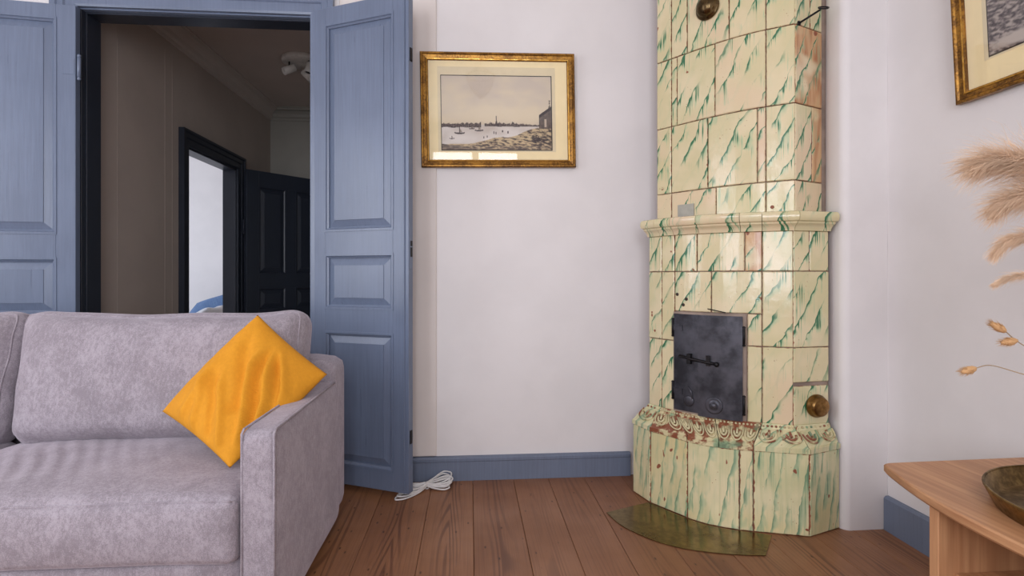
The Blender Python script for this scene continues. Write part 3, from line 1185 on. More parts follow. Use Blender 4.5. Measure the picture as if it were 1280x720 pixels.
# lower shaft: rows G, F, E
ZG, ZF, ZE, ZT = .405, .715, 1.019, 1.182
DOOR0, DOOR1, DZ0, DZ1 = .006, .800, .405, .835      # firebox doors on the bowed front
for z0, z1 in ((ZG, ZF),):
    tile(LOW, 0, 0, 1, z0, z1, T)
    tile(LOW, 1, 0, 1, z0, z1, T)
    tile(LOW, 2, .845, 1, z0, z1, T)
    tile(LOW, 3, 0, 1, z0, z1, T)
tile(LOW, 4, 0, 1, .575, ZF, T)
tile(LOW, 4, 0, 1, ZG, .562, T)
tile(LOW, 0, 0, 1, ZF, ZE, T)
tile(LOW, 1, 0, 1, ZF, ZE, T)
tile(LOW, 2, 0, .458, .846, ZE, T)
tile(LOW, 2, .458, 1, .846, ZE, T)
tile(LOW, 2, .845, 1, ZF, .846, T)
tile(LOW, 3, 0, 1, ZF, ZE, T)
tile(LOW, 4, 0, 1, ZF, ZE, T)
for k, cuts in ((0, [0, 1]), (1, [0, 1]), (2, [0, .29, .82, 1]), (3, [0, 1]), (4, [0, .45, 1])):
    for a, b in zip(cuts, cuts[1:]):
        tile(LOW, k, a, b, ZE, ZT, M['tilebrown'] if (k == 2 and a == .82) else T)
# upper shaft rows
for z0, z1, c2, c4 in ((1.235, 1.384, [0, .52, 1], [0, 1]), (1.384, 1.692, [0, .431, .924, 1], [0, .62, 1]), (1.692, 2.007, [0, .07, .509, 1], [0, 1]),
                       (2.007, 2.322, [0, .194, .654, 1], [0, .55, 1]), (2.322, 2.64, [0, .45, 1], [0, 1])):
    for k, cuts in ((0, [0, 1]), (2, c2), (3, [0, 1]), (4, c4)):
        for a, b in zip(cuts, cuts[1:]):
            br = (k == 4 and z0 == 1.692) or (k == 4 and z0 == 1.384 and a > .5)
            tile(UPP, k, a, b, z0, z1, M['tilebrown'] if br else T)


def loft_piece(name, rings, k, t0, t1, n, mat, uvz=None, gap=.0015):
    """piece of a moulding: rings = [(Outline, z)], section closed towards the core"""
    vs, uvs = [], []
    nr_ = len(rings)
    for i in range(n + 1):
        for ol, z in rings:
            L = ol.length(k)
            g = gap / L
            t = t0 + g + (t1 - t0 - 2 * g) * i / n
            q, _ = ol.at(k, t)
            vs.append(Vector((q.x, q.y, z)) - SO)
            uvs.append((ol.s0(k) + t * L, z))
    fs = []
    for i in range(n):
        for j in range(nr_):
            a, b = i * nr_ + j, i * nr_ + (j + 1) % nr_
            fs.append((a, b, b + nr_, a + nr_))
    fs.append(tuple(range(nr_)))
    fs.append(tuple(range(n * nr_, (n + 1) * nr_))[::-1])
    me = bpy.data.meshes.new(name)
    me.from_pydata([tuple(v) for v in vs], [], fs)
    bm = bmesh.new()
    bm.from_mesh(me)
    bmesh.ops.recalc_face_normals(bm, faces=bm.faces)
    uvl = bm.loops.layers.uv.new('UVMap')
    uve = bm.loops.layers.uv.new('edge')
    for f in bm.faces:
        f.smooth = len(f.verts) == 4
        for lp in f.loops:
            lp[uvl].uv = uvs[lp.vert.index]
            lp[uve].uv = (.012, 0)
    bm.to_mesh(me)
    bm.free()
    me.set_sharp_from_angle(angle=R(35))
    return link(name, me, mat, stove)


def blend(a, b, t):
    return Outline([p.lerp(q, t) for p, q in zip(a.c, b.c)])


# sloping relief frieze between base and shaft
B1 = BASE.offset(.004)
FR = [(BASE.offset(-.02), .318), (B1, .318), (B1, .336), (BASE.offset(-.006), .340), (blend(BASE, LOW, .30), .362), (blend(BASE, LOW, .62), .385),
      (blend(BASE, LOW, .80), .390), (blend(BASE, LOW, .90), .402), (LOW.offset(.002), .408), (LOW.offset(-.02), .408)]
fr_olA, fr_olB = blend(BASE, LOW, .10), blend(BASE, LOW, .70)
for k, cuts, cnt in ((0, [0, 1], [1]), (1, [0, 1], [2]), (2, [0, .5, 1], [3, 3]), (3, [0, 1], [2]), (4, [0, 1], [2])):
    for (a, b), c_ in zip(zip(cuts, cuts[1:]), cnt):
        fp = loft_piece('frieze_tile', FR, k, a, b, 6 if k == 2 else 2, M['frieze'] if k in (1, 2) else M['tilebase'])
        bm = bmesh.new()
        for i in range(c_):
            tm = a + (b - a) * (i + .5) / c_
            hw = (b - a) / c_ * .42
            def fpnt(t, v, lift=.004):
                qa, na = fr_olA.at(k, t)
                qb, nb = fr_olB.at(k, t)
                q = qa.lerp(qb, v)
                z = .346 + (.390 - .346) * v
                return Vector((q.x + na.x * lift * .6, q.y + na.y * lift * .6, z + lift * .8)) - SO
            arch = []
            for j in range(13):
                an = math.pi * (1 + j / 12)
                arch.append(fpnt(max(.0, min(1, tm + hw * math.cos(an))), .62 + .55 * math.sin(an)))
            add_tube(bm, [fpnt(tm - hw, .95)] + arch + [fpnt(tm + hw, .95)], .0034, 5)
            inner = [fpnt(max(0, min(1, tm + hw * .55 * math.cos(math.pi * (1 + j / 10)))), .66 + .36 * math.sin(math.pi * (1 + j / 10)), .005) for j in range(11)]
            add_tube(bm, inner, .0048, 5)
            add_tube(bm, [fpnt(tm, .45, .006), fpnt(tm, .85, .006)], .005, 5)
        nb_ = max(4, int(c_ * 4))
        for i in range(nb_):
            t = a + (b - a) * (i + .5) / nb_
            qa, na = blend(BASE, LOW, .88).at(k, t)
            bmesh.ops.create_icosphere(bm, subdivisions=1, radius=.0052, matrix=Matrix.Translation(Vector((qa.x + na.x * .002, qa.y + na.y * .002, .400)) - SO))
        link('relief', bm_mesh('relief', bm, True), M['friezecream'] if k in (1, 2) else M['frieze'], fp)

# waist cornice
C0 = LOW
CR = [(LOW.offset(-.02), 1.180), (LOW.offset(.010), 1.180), (LOW.offset(.013), 1.190), (LOW.offset(.020), 1.200), (LOW.offset(.032), 1.207), (LOW.offset(.034), 1.214),
      (LOW.offset(.046), 1.217), (LOW.offset(.052), 1.226), (LOW.offset(.052), 1.242), (LOW.offset(.045), 1.252), (LOW.offset(.030), 1.256), (LOW.offset(-.06), 1.256)]
for k, cuts in ((0, [0, 1]), (1, [0, 1]), (2, [0, .32, .78, 1]), (3, [0, 1]), (4, [0, 1])):
    for a, b in zip(cuts, cuts[1:]):
        loft_piece('cornice_tile', CR, k, a, b, 8 if k == 2 else 2, T, gap=.001)
# crown near the ceiling
KR = [(UPP.offset(-.02), 2.64), (UPP.offset(.01), 2.64), (UPP.offset(.02), 2.66), (UPP.offset(.05), 2.69), (UPP.offset(.06), 2.72), (UPP.offset(.05), 2.75), (UPP.offset(-.02), 2.75)]
for k in (0, 2, 3, 4):
    loft_piece('crown_tile', KR, k, 0, 1, 8 if k == 2 else 2, T, gap=.001)


# firebox doors: two curved iron leaves
def curved_leaf(name, ol, k, t0, t1, z0, z1, d0, d1, mat, parent, n=6):
    vs, fs = [], []
    for i in range(n + 1):
        q, nr = ol.at(k, t0 + (t1 - t0) * i / n)
        for d in (d0, d1):
            for z in (z0, z1):
                vs.append(Vector((q.x + nr.x * d, q.y + nr.y * d, z)) - SO)
    for i in range(n):
        a, b = i * 4, i * 4 + 4
        fs += [(a, a + 1, b + 1, b), (a + 2, b + 2, b + 3, a + 3), (a, b, b + 2, a + 2), (a + 1, a + 3, b + 3, b + 1)]
    fs += [(0, 2, 3, 1), (4 * n, 4 * n + 1, 4 * n + 3, 4 * n + 2)]
    o = link(name, mesh(name, vs, fs), mat, parent)
    return o


DM = .333
curved_leaf('mortar_frame', LOW, 2, DOOR0 - .02, DOOR1 + .035, DZ0, DZ1 + .008, -.012, .001, M['mortar'], stove, 8)
fl1 = curved_leaf('firebox_door', LOW, 2, DOOR0, DM, DZ0 + .012, DZ1, .003, .008, M['iron'], stove)
fl2 = curved_leaf('firebox_door', LOW, 2, DM - .012, DOOR1, DZ0 + .004, DZ1, .009, .017, M['iron'], stove)
fl1['label'] = 'left leaf of the black iron firebox doors'
fl2['label'] = 'right leaf of the black iron firebox doors'


def onf(t, z, d, ol=LOW, k=2):
    q, nr = ol.at(k, t)
    return Vector((q.x + nr.x * d, q.y + nr.y * d, z)) - SO


for par, t, dd, zs in ((fl1, DOOR0 - .012, .010, (.775, .50)), (fl2, DOOR1 + .012, .018, (.755, .475))):
    for z in zs:
        bm = bmesh.new()
        p = onf(t, z, dd)
        mt = Matrix.Translation(p)
        add_lathe(bm, [(0, -.042), (.005, -.040), (.007, -.036), (.004, -.031), (.0055, -.030), (.0055, .030), (.004, .031), (.007, .036), (.005, .040), (0, .042)], 10, mtx=mt, cap=False)
        link('hinge', bm_mesh('hinge', bm, True), M['irondark'], par)
        s = 1 if par is fl1 else -1
        t2 = t + s * .13
        lo, hi = sorted((t + s * .01, t2))
        curved_leaf('hinge_strap', LOW, 2, lo, hi, z - .012, z + .012, dd - .004, dd + .002, M['iron'], par, 2)
# sliding bolt across both leaves
tube('bolt', [onf(.10, .655, .022), onf(.22, .648, .024), onf(.40, .640, .025), onf(.54, .634, .024)], .0065, M['irondark'], fl2, 8)
for t in (.22, .44):
    curved_leaf('bolt_keeper', LOW, 2, t - .022, t + .022, .625, .668, .008, .028, M['irondark'], fl2 if t > .3 else fl1, 2)
bm = bmesh.new()
p = onf(.53, .634, .024)
bmesh.ops.create_uvsphere(bm, u_segments=12, v_segments=8, radius=.011, matrix=Matrix.Translation(p))
link('bolt_knob', bm_mesh('bolt_knob', bm, True), M['irondark'], fl2)


def face_matrix(ol, k, t, z, d=0.0):
    q, nr = ol.at(k, t)
    n3 = Vector((nr.x, nr.y, 0)).normalized()
    up = Vector((0, 0, 1))
    x = up.cross(n3).normalized()
    m = Matrix((x, up, n3)).transposed().to_4x4()
    return Matrix.Translation(Vector((q.x + nr.x * d, q.y + nr.y * d, z)) - SO) @ m


# air rosette and swinging key cover
mt = face_matrix(LOW, 2, .50, .462, .016)
lathe('air_rosette', [(.036, 0), (.036, .003), (.031, .005), (.026, .004), (.014, .005), (.012, .010), (.007, .014), (0, .015)], M['iron'], fl2, 24, mt)
mt = face_matrix(LOW, 2, .20, .475, .008)
bm = bmesh.new()
pts = [mt @ Vector((.0 + .022 * math.cos(a), -.012 + .026 * math.sin(a), .002)) for a in [2 * math.pi * i / 20 for i in range(20)]]
add_lathe(bm, [(.024, 0), (.024, .003), (.018, .005), (0, .005)], 20, mtx=mt @ Matrix.Translation((0, -.012, 0)))
add_tube(bm, [mt @ Vector((.018, .0, .003)), mt @ Vector((.012, .03, .003)), mt @ Vector((-.002, .052, .003))], [.004, .0045, .003], 8)
link('key_cover', bm_mesh('key_cover', bm, True), M['iron'], fl1)
# wire over the door
tube('wire_hook', [onf(.42, .862, .004), onf(.50, .857, .008), onf(.56, .853, .008), onf(.62, .848, .006)], .0022, M['irondark'], stove, 6)

# brass covers, damper rod, grey patch
mt = face_matrix(UPP, 2, .435, 2.172, .0)
kb = lathe('brass_cap', [(.052, 0), (.054, .006), (.050, .012), (.045, .014), (.043, .022), (.036, .036), (.022, .045), (0, .048)], M['brassdark'], stove, 32, mt)
kb['label'] = 'dark brass cap high on the front'
mt = face_matrix(LOW, 4, .60, .482, .0)
kb = lathe('brass_cap', [(.044, 0), (.046, .006), (.046, .014), (.040, .020), (.041, .024), (.037, .034), (.034, .036), (.014, .038), (0, .0385)], M['brass'], stove, 32, mt)
kb['label'] = 'polished brass flue cap low on the right side'
q, nr = UPP.at(4, .12)
a = Vector((q.x, q.y, 2.012))
nn = Vector((nr.x, nr.y, 0))
b = a + Vector((.062, -.042, .036))
rod = tube('damper_rod', [a - SO, b - SO], .0042, M['irondark'], stove, 8)
dv = (b - a).normalized()
sv = Vector((1, 0, 0.1)).normalized()
uu = Vector((0, .3, .25)).normalized()
rg = [b + dv * .012 + (sv * math.cos(t) * .020 + uu * math.sin(t) * .014) - SO for t in [2 * math.pi * i / 20 for i in range(20)]]
tube('ring', rg, .0028, M['irondark'], rod, 6, True)
lathe('rod_plate', [(.010, 0), (.010, .003), (.004, .004)], M['irondark'], rod, 14, face_matrix(UPP, 4, .12, 2.012, 0))
curved_leaf('grey_sticker', UPP, 2, .09, .28, 1.264, 1.324, -.002, .006, M['patch'], stove, 3)  # small grey sticker on the tile face
for (ol, k, t, z) in ((UPP, 3, .22, 1.268 + .012), (UPP, 0, .4, 1.41), (LOW, 2, .04, .92), (LOW, 2, .12, .875), (LOW, 2, .16, .90)):
    lathe('chip', [(.0075, 0), (.007, .0012), (0, .0014)], M['leg'] if ol is LOW else M['frieze'], stove, 9, face_matrix(ol, k, t, z, .001))

# brass sheet on the floor before the stove
arc = catmull([(.572, 2.188), (.600, 2.075), (.655, 1.985), (.72, 1.915), (.80, 1.868), (.93, 1.825), (1.050, 1.806)], 6)
arc = [Vector((p[0], p[1])) for p in [(q.x, q.y) for q in [Vector((*a, 0)) if len(a) == 2 else a for a in arc]]]
inner = [Vector((1.155, 1.945))] + [BASE.offset(.010).at(2, 1 - i / 10)[0] for i in range(0, 11)] + [BASE.offset(.010).at(1, .45)[0], Vector((.782, 2.272))]
pl = arc + inner
n = len(pl)
vs = [(p.x, p.y, z) for z in (.0015, .0035) for p in pl]
fs = [(i, (i + 1) % n, n + (i + 1) % n, n + i) for i in range(n)]
bm = bmesh.new()
vv = [bm.verts.new(v) for v in vs]
for f in fs:
    bm.faces.new([vv[i] for i in f])
f1 = bm.faces.new(vv[:n][::-1])
f2 = bm.faces.new(vv[n:])
bmesh.ops.triangulate(bm, faces=[f1, f2])
hp = link('hearth_plate', bm_mesh('hearth_plate', bm), M['plate'])
tag(hp, 'crescent shaped brass sheet on the floor before the stove', 'hearth plate')


# ------------------------------------------------------------------ pictures
def lerp3(a, b, t):
    t = max(0, min(1, t))
    return tuple(x + (y - x) * t for x, y in zip(a, b))


def sky_view(u, v):
    """river view: u right, v up, sRGB"""
    n1 = mn.fractal(Vector((u * 4, v * 5, 1)), 1, 2, 3)
    n2 = mn.fractal(Vector((u * 30, v * 34, 4)), 1, 2, 3)
    n3 = mn.fractal(Vector((u * 22, v * 44 + u * 9, 9)), 1, 2, 4) * .8 + .35 * mn.noise(Vector((u * 5, v * 9, 3)))
    c = lerp3((222, 206, 178), (206, 192, 176), (v - .4) * 1.5 + n1 * .7)                 # sky
    if v < .34:
        c = lerp3((226, 218, 210), (198, 186, 174), .3 + n1 * .8 + (.2 - v) * 1.2)        # water
    shore = .07 + .30 * max(0, u - .12) ** 1.25 + .012 * math.sin(u * 17) + .02 * n1
    if v < shore:
        e = (shore - v) / max(.02, shore)
        c = lerp3((206, 184, 146), (164, 142, 116), .2 + n3 * 1.6 + e * .4)
        dark = n3 * 1.9 + (u - .40) * .9 - abs(e - .45) * .9 + .12
        c = lerp3(c, (66, 58, 58), dark)
        if v < .055 + .02 * n3:
            c = lerp3(c, (92, 82, 78), .45 + n3)
    bank = .085 - .25 * u + .02 * n1
    if v < bank:
        c = lerp3((150, 134, 116), (104, 92, 84), .5 + n3 * 1.6)
    # far town on both banks
    sk = .345 + .040 * abs(mn.noise(Vector((u * 24, 7, 0)))) + .030 * abs(mn.noise(Vector((u * 85, 3, 0)))) - .05 * max(0, u - .62)
    lo = .300 + .012 * mn.noise(Vector((u * 14, 1, 0))) + .015 * (u > .36)
    if lo < v < sk and u < .93 and not .355 < u < .385:
        k = mn.noise(Vector((u * 110, v * 90, 5)))
        c = lerp3((64, 56, 58), (170, 154, 142), .30 + k * .9)
    if .33 < v < .46 and abs(u - .495) < .0035 + .012 * max(0, .40 - v) / .07:
        c = (86, 76, 76)
    for bx, by, sc in ((.16, .225, 1.0), (.335, .262, .85), (.27, .285, .6), (.09, .150, .5)):
        dx, dy = (u - bx) / sc, (v - by) / sc
        if abs(dx) < .045 and -.016 + 5 * dx * dx < dy < .004 + 4 * dx * dx:
            c = (74, 64, 64)
        if abs(dx) < .0035 and 0 < dy < .075:
            c = (92, 82, 80)
        if .004 < dx < .030 and .01 < dy < .062 and dx / .030 < 1 - dy / .07:
            c = (150, 136, 124)
    # little figures on the shore
    for fx, fy in ((.47, .215), (.49, .21), (.55, .235), (.60, .22), (.83, .17), (.86, .165), (.88, .16), (.38, .15), (.41, .16)):
        if abs(u - fx) < .004 and 0 < v - fy < .032:
            c = (70, 60, 60)
    if (u - .865) ** 2 / .0016 + (v - .135) ** 2 / .0009 < 1:
        c = lerp3((58, 50, 52), (150, 136, 124), .25 + n2 * 1.2)
    # barn at the right edge
    if u > .885:
        roof = .475 + (u - .885) * 1.05
        if .29 < v < roof:
            c = lerp3((120, 106, 96), (92, 82, 78), .5 + n2)
            if v > roof - .045 or u < .892:
                c = (58, 50, 52)
            if .935 < u < .955 and .31 < v < .42:
                c = (196, 180, 160)
        if abs(u - .985) < .006 + .006 * n2 and roof < v < .68:
            c = (96, 88, 80)
    return c


def crowd_view(u, v):
    n1 = mn.fractal(Vector((u * 5 + 3, v * 9, 1)), 1, 2, 4)
    n2 = mn.fractal(Vector((u * 26, v * 40 + u * 18, 4)), 1, 2, 4)
    c = lerp3((70, 62, 66), (176, 164, 156), .42 + n2 * 1.5 + n1 * .4)
    if v > .62:
        c = lerp3((196, 186, 176), (150, 140, 134), .5 + n1)
    d = ((u - .22) / .22) ** 2 + ((v - .07) / .06) ** 2
    if d < 1.3:
        c = lerp3((190, 178, 168), c, max(0, d - .5))
    return c


def picture(name, w, h, fw, mi, fn, label, nx=150, ny=100):
    """local frame: x right, z up, visible side -y, origin at the centre of the back"""
    e = empty(name)
    hw, hh = w / 2, h / 2
    prof = [(0, 0), (.020, 0), (.024, .004), (.024, .010), (.019, .014), (.016, fw - .009), (.018, fw - .008), (.018, fw - .003), (.012, fw), (0, fw)]
    names = ('frame_side', 'frame_top', 'frame_side', 'frame_bottom')
    cs = [(-hw, -hh, 1, 1), (-hw, hh, 1, -1), (hw, hh, -1, -1), (hw, -hh, -1, 1)]
    n = len(prof)
    sec = [[Vector((x + sx * d, -o, z + sz * d)) for o, d in prof] for x, z, sx, sz in cs]
    for i in range(4):
        v = sec[i] + sec[(i + 1) % 4]
        f = [(j, (j + 1) % n, n + (j + 1) % n, n + j) for j in range(n)] + [tuple(range(n))[::-1], tuple(range(n, 2 * n))]
        fo = link(names[i], mesh(names[i], v, f), M['gold'], e)
        # bright inner slip
        pr = [(.0185, fw - .0085), (.0195, fw - .006), (.0185, fw - .003), (.0150, fw - .002)]
        s2 = [[Vector((x + sx * d, -o, z + sz * d)) for o, d in pr] for x, z, sx, sz in (cs[i], cs[(i + 1) % 4])]
        v2 = s2[0] + s2[1]
        f2 = [(j, (j + 1) % 4, 4 + (j + 1) % 4, 4 + j) for j in range(4)] + [(3, 2, 1, 0), (4, 5, 6, 7)]
        link('gilt_slip', mesh('gilt_slip', v2, f2), M['goldin'], fo)
    box('backing', -hw + .006, hw - .006, -.004, -.0005, -hh + .006, hh - .006, M['leg'], e)
    box('mount', -hw + fw - .003, hw - fw + .003, -.0065, -.004, -hh + fw - .003, hh - fw + .003, M['mat'], e)
    x0, x1, z0, z1 = mi
    box('paper', x0 - .018, x1 + .022, -.0072, -.0063, z0 - .010, z1 + .045, M['mat2'], e)
    box('ink_border', x0 - .0035, x1 + .0045, -.0078, -.0070, z0 - .0045, z1 + .0045, M['ink'], e)
    vs, fs = [], []
    for j in range(ny + 1):
        for i in range(nx + 1):
            vs.append((x0 + (x1 - x0) * i / nx, -.0082, z0 + (z1 - z0) * j / ny))
    for j in range(ny):
        for i in range(nx):
            a = j * (nx + 1) + i
            fs.append((a, a + 1, a + nx + 2, a + nx + 1))
    me = bpy.data.meshes.new('print')
    me.from_pydata(vs, [], fs)
    at = me.color_attributes.new('print', 'FLOAT_COLOR', 'POINT')
    flat = []
    for j in range(ny + 1):
        for i in range(nx + 1):
            flat += [*srgb(*[max(0, min(255, k)) for k in fn(i / nx, j / ny)]), 1.0]
    at.data.foreach_set('color', flat)
    link('print', me, M['print'], e)
    box('glass', -hw + fw - .002, hw - fw + .002, -.0125, -.0110, -hh + fw - .002, hh - fw + .002, M['glass'], e)
    tag(e, label, 'picture')
    return e


p1 = picture('framed_picture', .756, .560, .038, (-.2785, .2600, -.192, .168), sky_view, 'gilt framed river town print on the wall beside the door', 260, 175)
p1.location = (.138, WY - .0105, 1.812)
p1.rotation_euler = (R(0), R(-.9), 0)
p2 = picture('framed_picture', .72, .56, .036, (-.250, .24, -.160, .165), crowd_view, 'gilt framed dark crowd print on the right wall, cut off', 150, 110)
# right wall: visible side -x ; local x -> -y (far end is left)
p2.rotation_euler = (R(3.2), 0, R(-90))
p2.location = (WX - .026, 1.640 - .36, 1.570 + .28)

# ------------------------------------------------------------------ cable
def cord_loop(cx, cy, ang, L, wdt, z, seed):
    rnd_ = random.Random(seed)
    pts = []
    for i in range(14):
        a = 2 * math.pi * i / 14
        x, y = math.cos(a) * L, math.sin(a) * wdt * (1 + .3 * rnd_.uniform(-1, 1))
        pts.append((cx + x * math.cos(ang) - y * math.sin(ang), cy + x * math.sin(ang) + y * math.cos(ang), z + .004 * rnd_.uniform(-1, 1) + .006 * math.sin(a * 2 + seed)))
    return catmull(pts, 5, True)


bm = bmesh.new()
knot = Vector((-.205, 2.505))
for i in range(7):
    rnd_ = random.Random(i + 3)
    f = i / 6
    for dirv, lift in ((Vector((.095 + .022 * rnd_.random(), -.005 + .080 * f)), .034), (Vector((-.080 - .040 * (1 - f), -.118 + .115 * f)), .010)):
        side = Vector((-dirv.y, dirv.x)).normalized() * (.016 + .010 * rnd_.random())
        z = .006 + .0045 * (i % 4)
        pl_ = [knot, knot + dirv * .4 + side, knot + dirv * .85 + side * 1.2, knot + dirv * 1.06, knot + dirv * .85 - side * 1.2, knot + dirv * .4 - side]
        hs = [.010, .5 * lift * f, lift * f, lift * f * .8, lift * .4 * f, .004]
        add_tube(bm, catmull([(p.x, p.y, z + h_) for p, h_ in zip(pl_, hs)], 7, True), .0040, 6, True)
cord = link('cable', bm_mesh('cable', bm, True), M['white'])
tag(cord, 'white coiled cable tied in a bow on the floor by the baseboard', 'cable')
rg = [(knot.x + .012 * math.cos(a), knot.y - .012 * math.cos(a) * .4, .014 + .014 * math.sin(a)) for a in [2 * math.pi * i / 14 for i in range(14)]]
tie = tube('tie', rg, .0036, M['white'], cord, 6, True)

# ------------------------------------------------------------------ table at the right with tray and dried grasses
TZ = .50
table = empty('side_table', (1.35, .75, 0))
tag(table, 'light oak table with a bowed front edge and slab ends', 'table')
edge = catmull([(1.634, 1.330), (1.62, 1.345), (1.300, 1.338), (1.150, 1.333), (1.106, 1.329), (1.094, 1.316), (1.078, 1.272), (1.055, 1.195), (1.037, 1.118), (1.026, 1.030), (1.022, .920), (1.022, .75),
                (1.022, .58), (1.026, .47), (1.037, .382), (1.055, .305), (1.078, .228), (1.094, .184), (1.106, .171), (1.150, .167), (1.300, .162), (1.62, .155), (1.634, .170)], 4)
TO = Vector((1.35, .75, 0))
prof = [(.006, -.024), (.0, -.018), (.0, -.004), (.004, 0)]
bm = bmesh.new()
cen = Vector((1.35, .75, 0))
rings = []
for ins, dz in prof:
    ring = []
    for p in edge:
        q = Vector((p.x, p.y, 0))
        d = (cen - q).normalized()
        q = q + d * ins
        ring.append(bm.verts.new((q.x - TO.x, q.y - TO.y, TZ + dz)))
    rings.append(ring)
for a, b in zip(rings, rings[1:]):
    for i in range(len(a)):
        j = (i + 1) % len(a)
        bm.faces.new((a[i], a[j], b[j], b[i]))
fA = bm.faces.new(rings[0][::-1])
fB = bm.faces.new(rings[-1])
bmesh.ops.triangulate(bm, faces=[fA, fB])
link('table_top', bm_mesh('table_top', bm), M['oak'], table)
for y0, y1 in ((1.105, 1.130), (.37, .395)):
    box('end_panel', 1.046 - TO.x, 1.62 - TO.x, y0 - TO.y, y1 - TO.y, 0, TZ - .024, M['oakz'], table, .002)
box('shelf', 1.086 - TO.x, 1.60 - TO.x, .395 - TO.y, 1.105 - TO.y, .310, .332, M['oak'], table, .002)

tray = empty('brass_tray', (1.330, .930, TZ))
tag(tray, 'round shallow aged brass tray on the oak table', 'tray')
R0 = .246
lathe('tray_bowl', [(0, .002), (.222, .002), (.229, .004), (R0, .040), (R0 + .003, .041), (R0 + .004, .037), (.233, .001), (.226, 0), (0, 0)], M['tray'], tray, 72)
bm = bmesh.new()
add_tube(bm, [((R0 + .002) * math.cos(a), (R0 + .002) * math.sin(a), .040) for a in [2 * math.pi * i / 72 for i in range(72)]], .0028, 6, True)
link('rim', bm_mesh('rim', bm, True), M['tray'], tray)

# vase just outside the frame that holds the grasses
VX, VY = 1.46, .60
vase = lathe('vase', [(0, 0), (.055, 0), (.062, .01), (.075, .09), (.068, .17), (.040, .235), (.034, .26), (.040, .285), (.036, .285), (.030, .258), (.034, .235), (.05, .17), (0, .03)], M['vase'], None, 40)
vase.location = (VX, VY, TZ)
tag(vase, 'stoneware vase holding dried grasses on the oak table', 'vase')


def strand(bm, p, d, L, droop, w, rnd_, sd):
    """one tapering three-sided hair"""
    d = d.normalized()
    s = d.cross(sd).normalized()
    q = d.cross(s).normalized()
    prev = None
    pos = p.copy()
    K = 4
    for i in range(K + 1):
        f = i / K
        rad = w * (1 - f * .85)
        ring = [bm.verts.new(pos + (s * math.cos(a) + q * math.sin(a)) * rad) for a in (0, 2.09, 4.19)]
        if prev:
            for j in range(3):
                l = (j + 1) % 3
                bm.faces.new((prev[j], prev[l], ring[l], ring[j]))
        prev = ring
        dd = (d + Vector((0, 0, -1)) * droop * f + Vector((rnd_.uniform(-1, 1), rnd_.uniform(-1, 1), rnd_.uniform(-1, 1))) * .30).normalized()
        pos = pos + dd * (L / K)


def plume(name, spine, stemfrom, n, Lmax, label, seed, spread=.8):
    rnd_ = random.Random(seed)
    sp = catmull(spine, 10)
    st = catmull([stemfrom[0], stemfrom[1], *spine[:2]], 10)
    e = empty(name, stemfrom[0])
    o0 = Vector(stemfrom[0])
    stem_pts = st[:-9]
    tube('stem', [p - o0 for p in stem_pts] + [p - o0 for p in sp[1:]], [.0022] * len(stem_pts) + [.0022 - .0017 * i / len(sp) for i in range(1, len(sp))], M['stem'], e, 6)
    bm = bmesh.new()
    N = len(sp)
    for i in range(n):
        f = rnd_.random()
        k = min(N - 2, int(f * (N - 1)))
        p = sp[k].lerp(sp[k + 1], rnd_.random())
        t = (sp[k + 1] - sp[k]).normalized()
        rv = Vector((rnd_.gauss(0, 1), rnd_.gauss(0, 1), rnd_.gauss(0, 1)))
        cl = mn.noise(Vector((f * 9, seed, 0))) * 1.2
        rv = (rv - t * rv.dot(t)).normalized()
        rv = (rv + Vector((0, 0, cl))).normalized()
        env = math.sin(math.pi * min(1, .12 + f * .86)) ** .6
        L = Lmax * (.25 + .75 * rnd_.random() ** 1.6) * (.30 + .70 * env)
        strand(bm, p - o0, t * 1.0 + rv * spread * rnd_.uniform(.25, 1.0) * (1 - .45 * f), L, .65, .00060, rnd_, rv)
    link('plume', bm_mesh('plume', bm, False, False), M['pampas'], e)
    tag(e, label, 'dried stem', 'dried pampas stems in the vase')
    return e


mouth = Vector((VX, VY, TZ + .16))
plume('pampas_stem', [(1.36, .99, 1.12), (1.29, 1.03, 1.195), (1.225, 1.052, 1.235), (1.158, 1.066, 1.250), (1.116, 1.070, 1.244)], [mouth, (VX - .03, VY + .16, .85)], 5200, .135,
      'pampas stem with the highest and longest tan plume drooping left', 1, 1.15)
plume('pampas_stem', [(1.37, 1.00, 1.06), (1.30, 1.03, 1.135), (1.245, 1.050, 1.168), (1.190, 1.062, 1.168), (1.152, 1.066, 1.150)], [mouth + Vector((.006, .006, 0)), (VX - .02, VY + .18, .8)], 4600, .110,
      'pampas stem with the second highest tan plume, just below the longest', 2, 1.15)
plume('pampas_stem', [(1.35, .99, .97), (1.29, 1.03, 1.045), (1.235, 1.05, 1.082), (1.18, 1.062, 1.080), (1.146, 1.066, 1.052)], [mouth + Vector((-.006, .004, 0)), (VX - .02, VY + .16, .75)], 3600, .070,
      'pampas stem with the curled tan plume third from the top', 3, .9)
plume('pampas_stem', [(1.33, .99, .93), (1.275, 1.03, .985), (1.225, 1.05, 1.003), (1.175, 1.062, .997), (1.145, 1.066, .984)], [mouth + Vector((-.004, .008, 0)), (VX - .03, VY + .18, .72)], 1800, .045,
      'pampas stem with the lowest and thinnest tan plume', 6, .8)


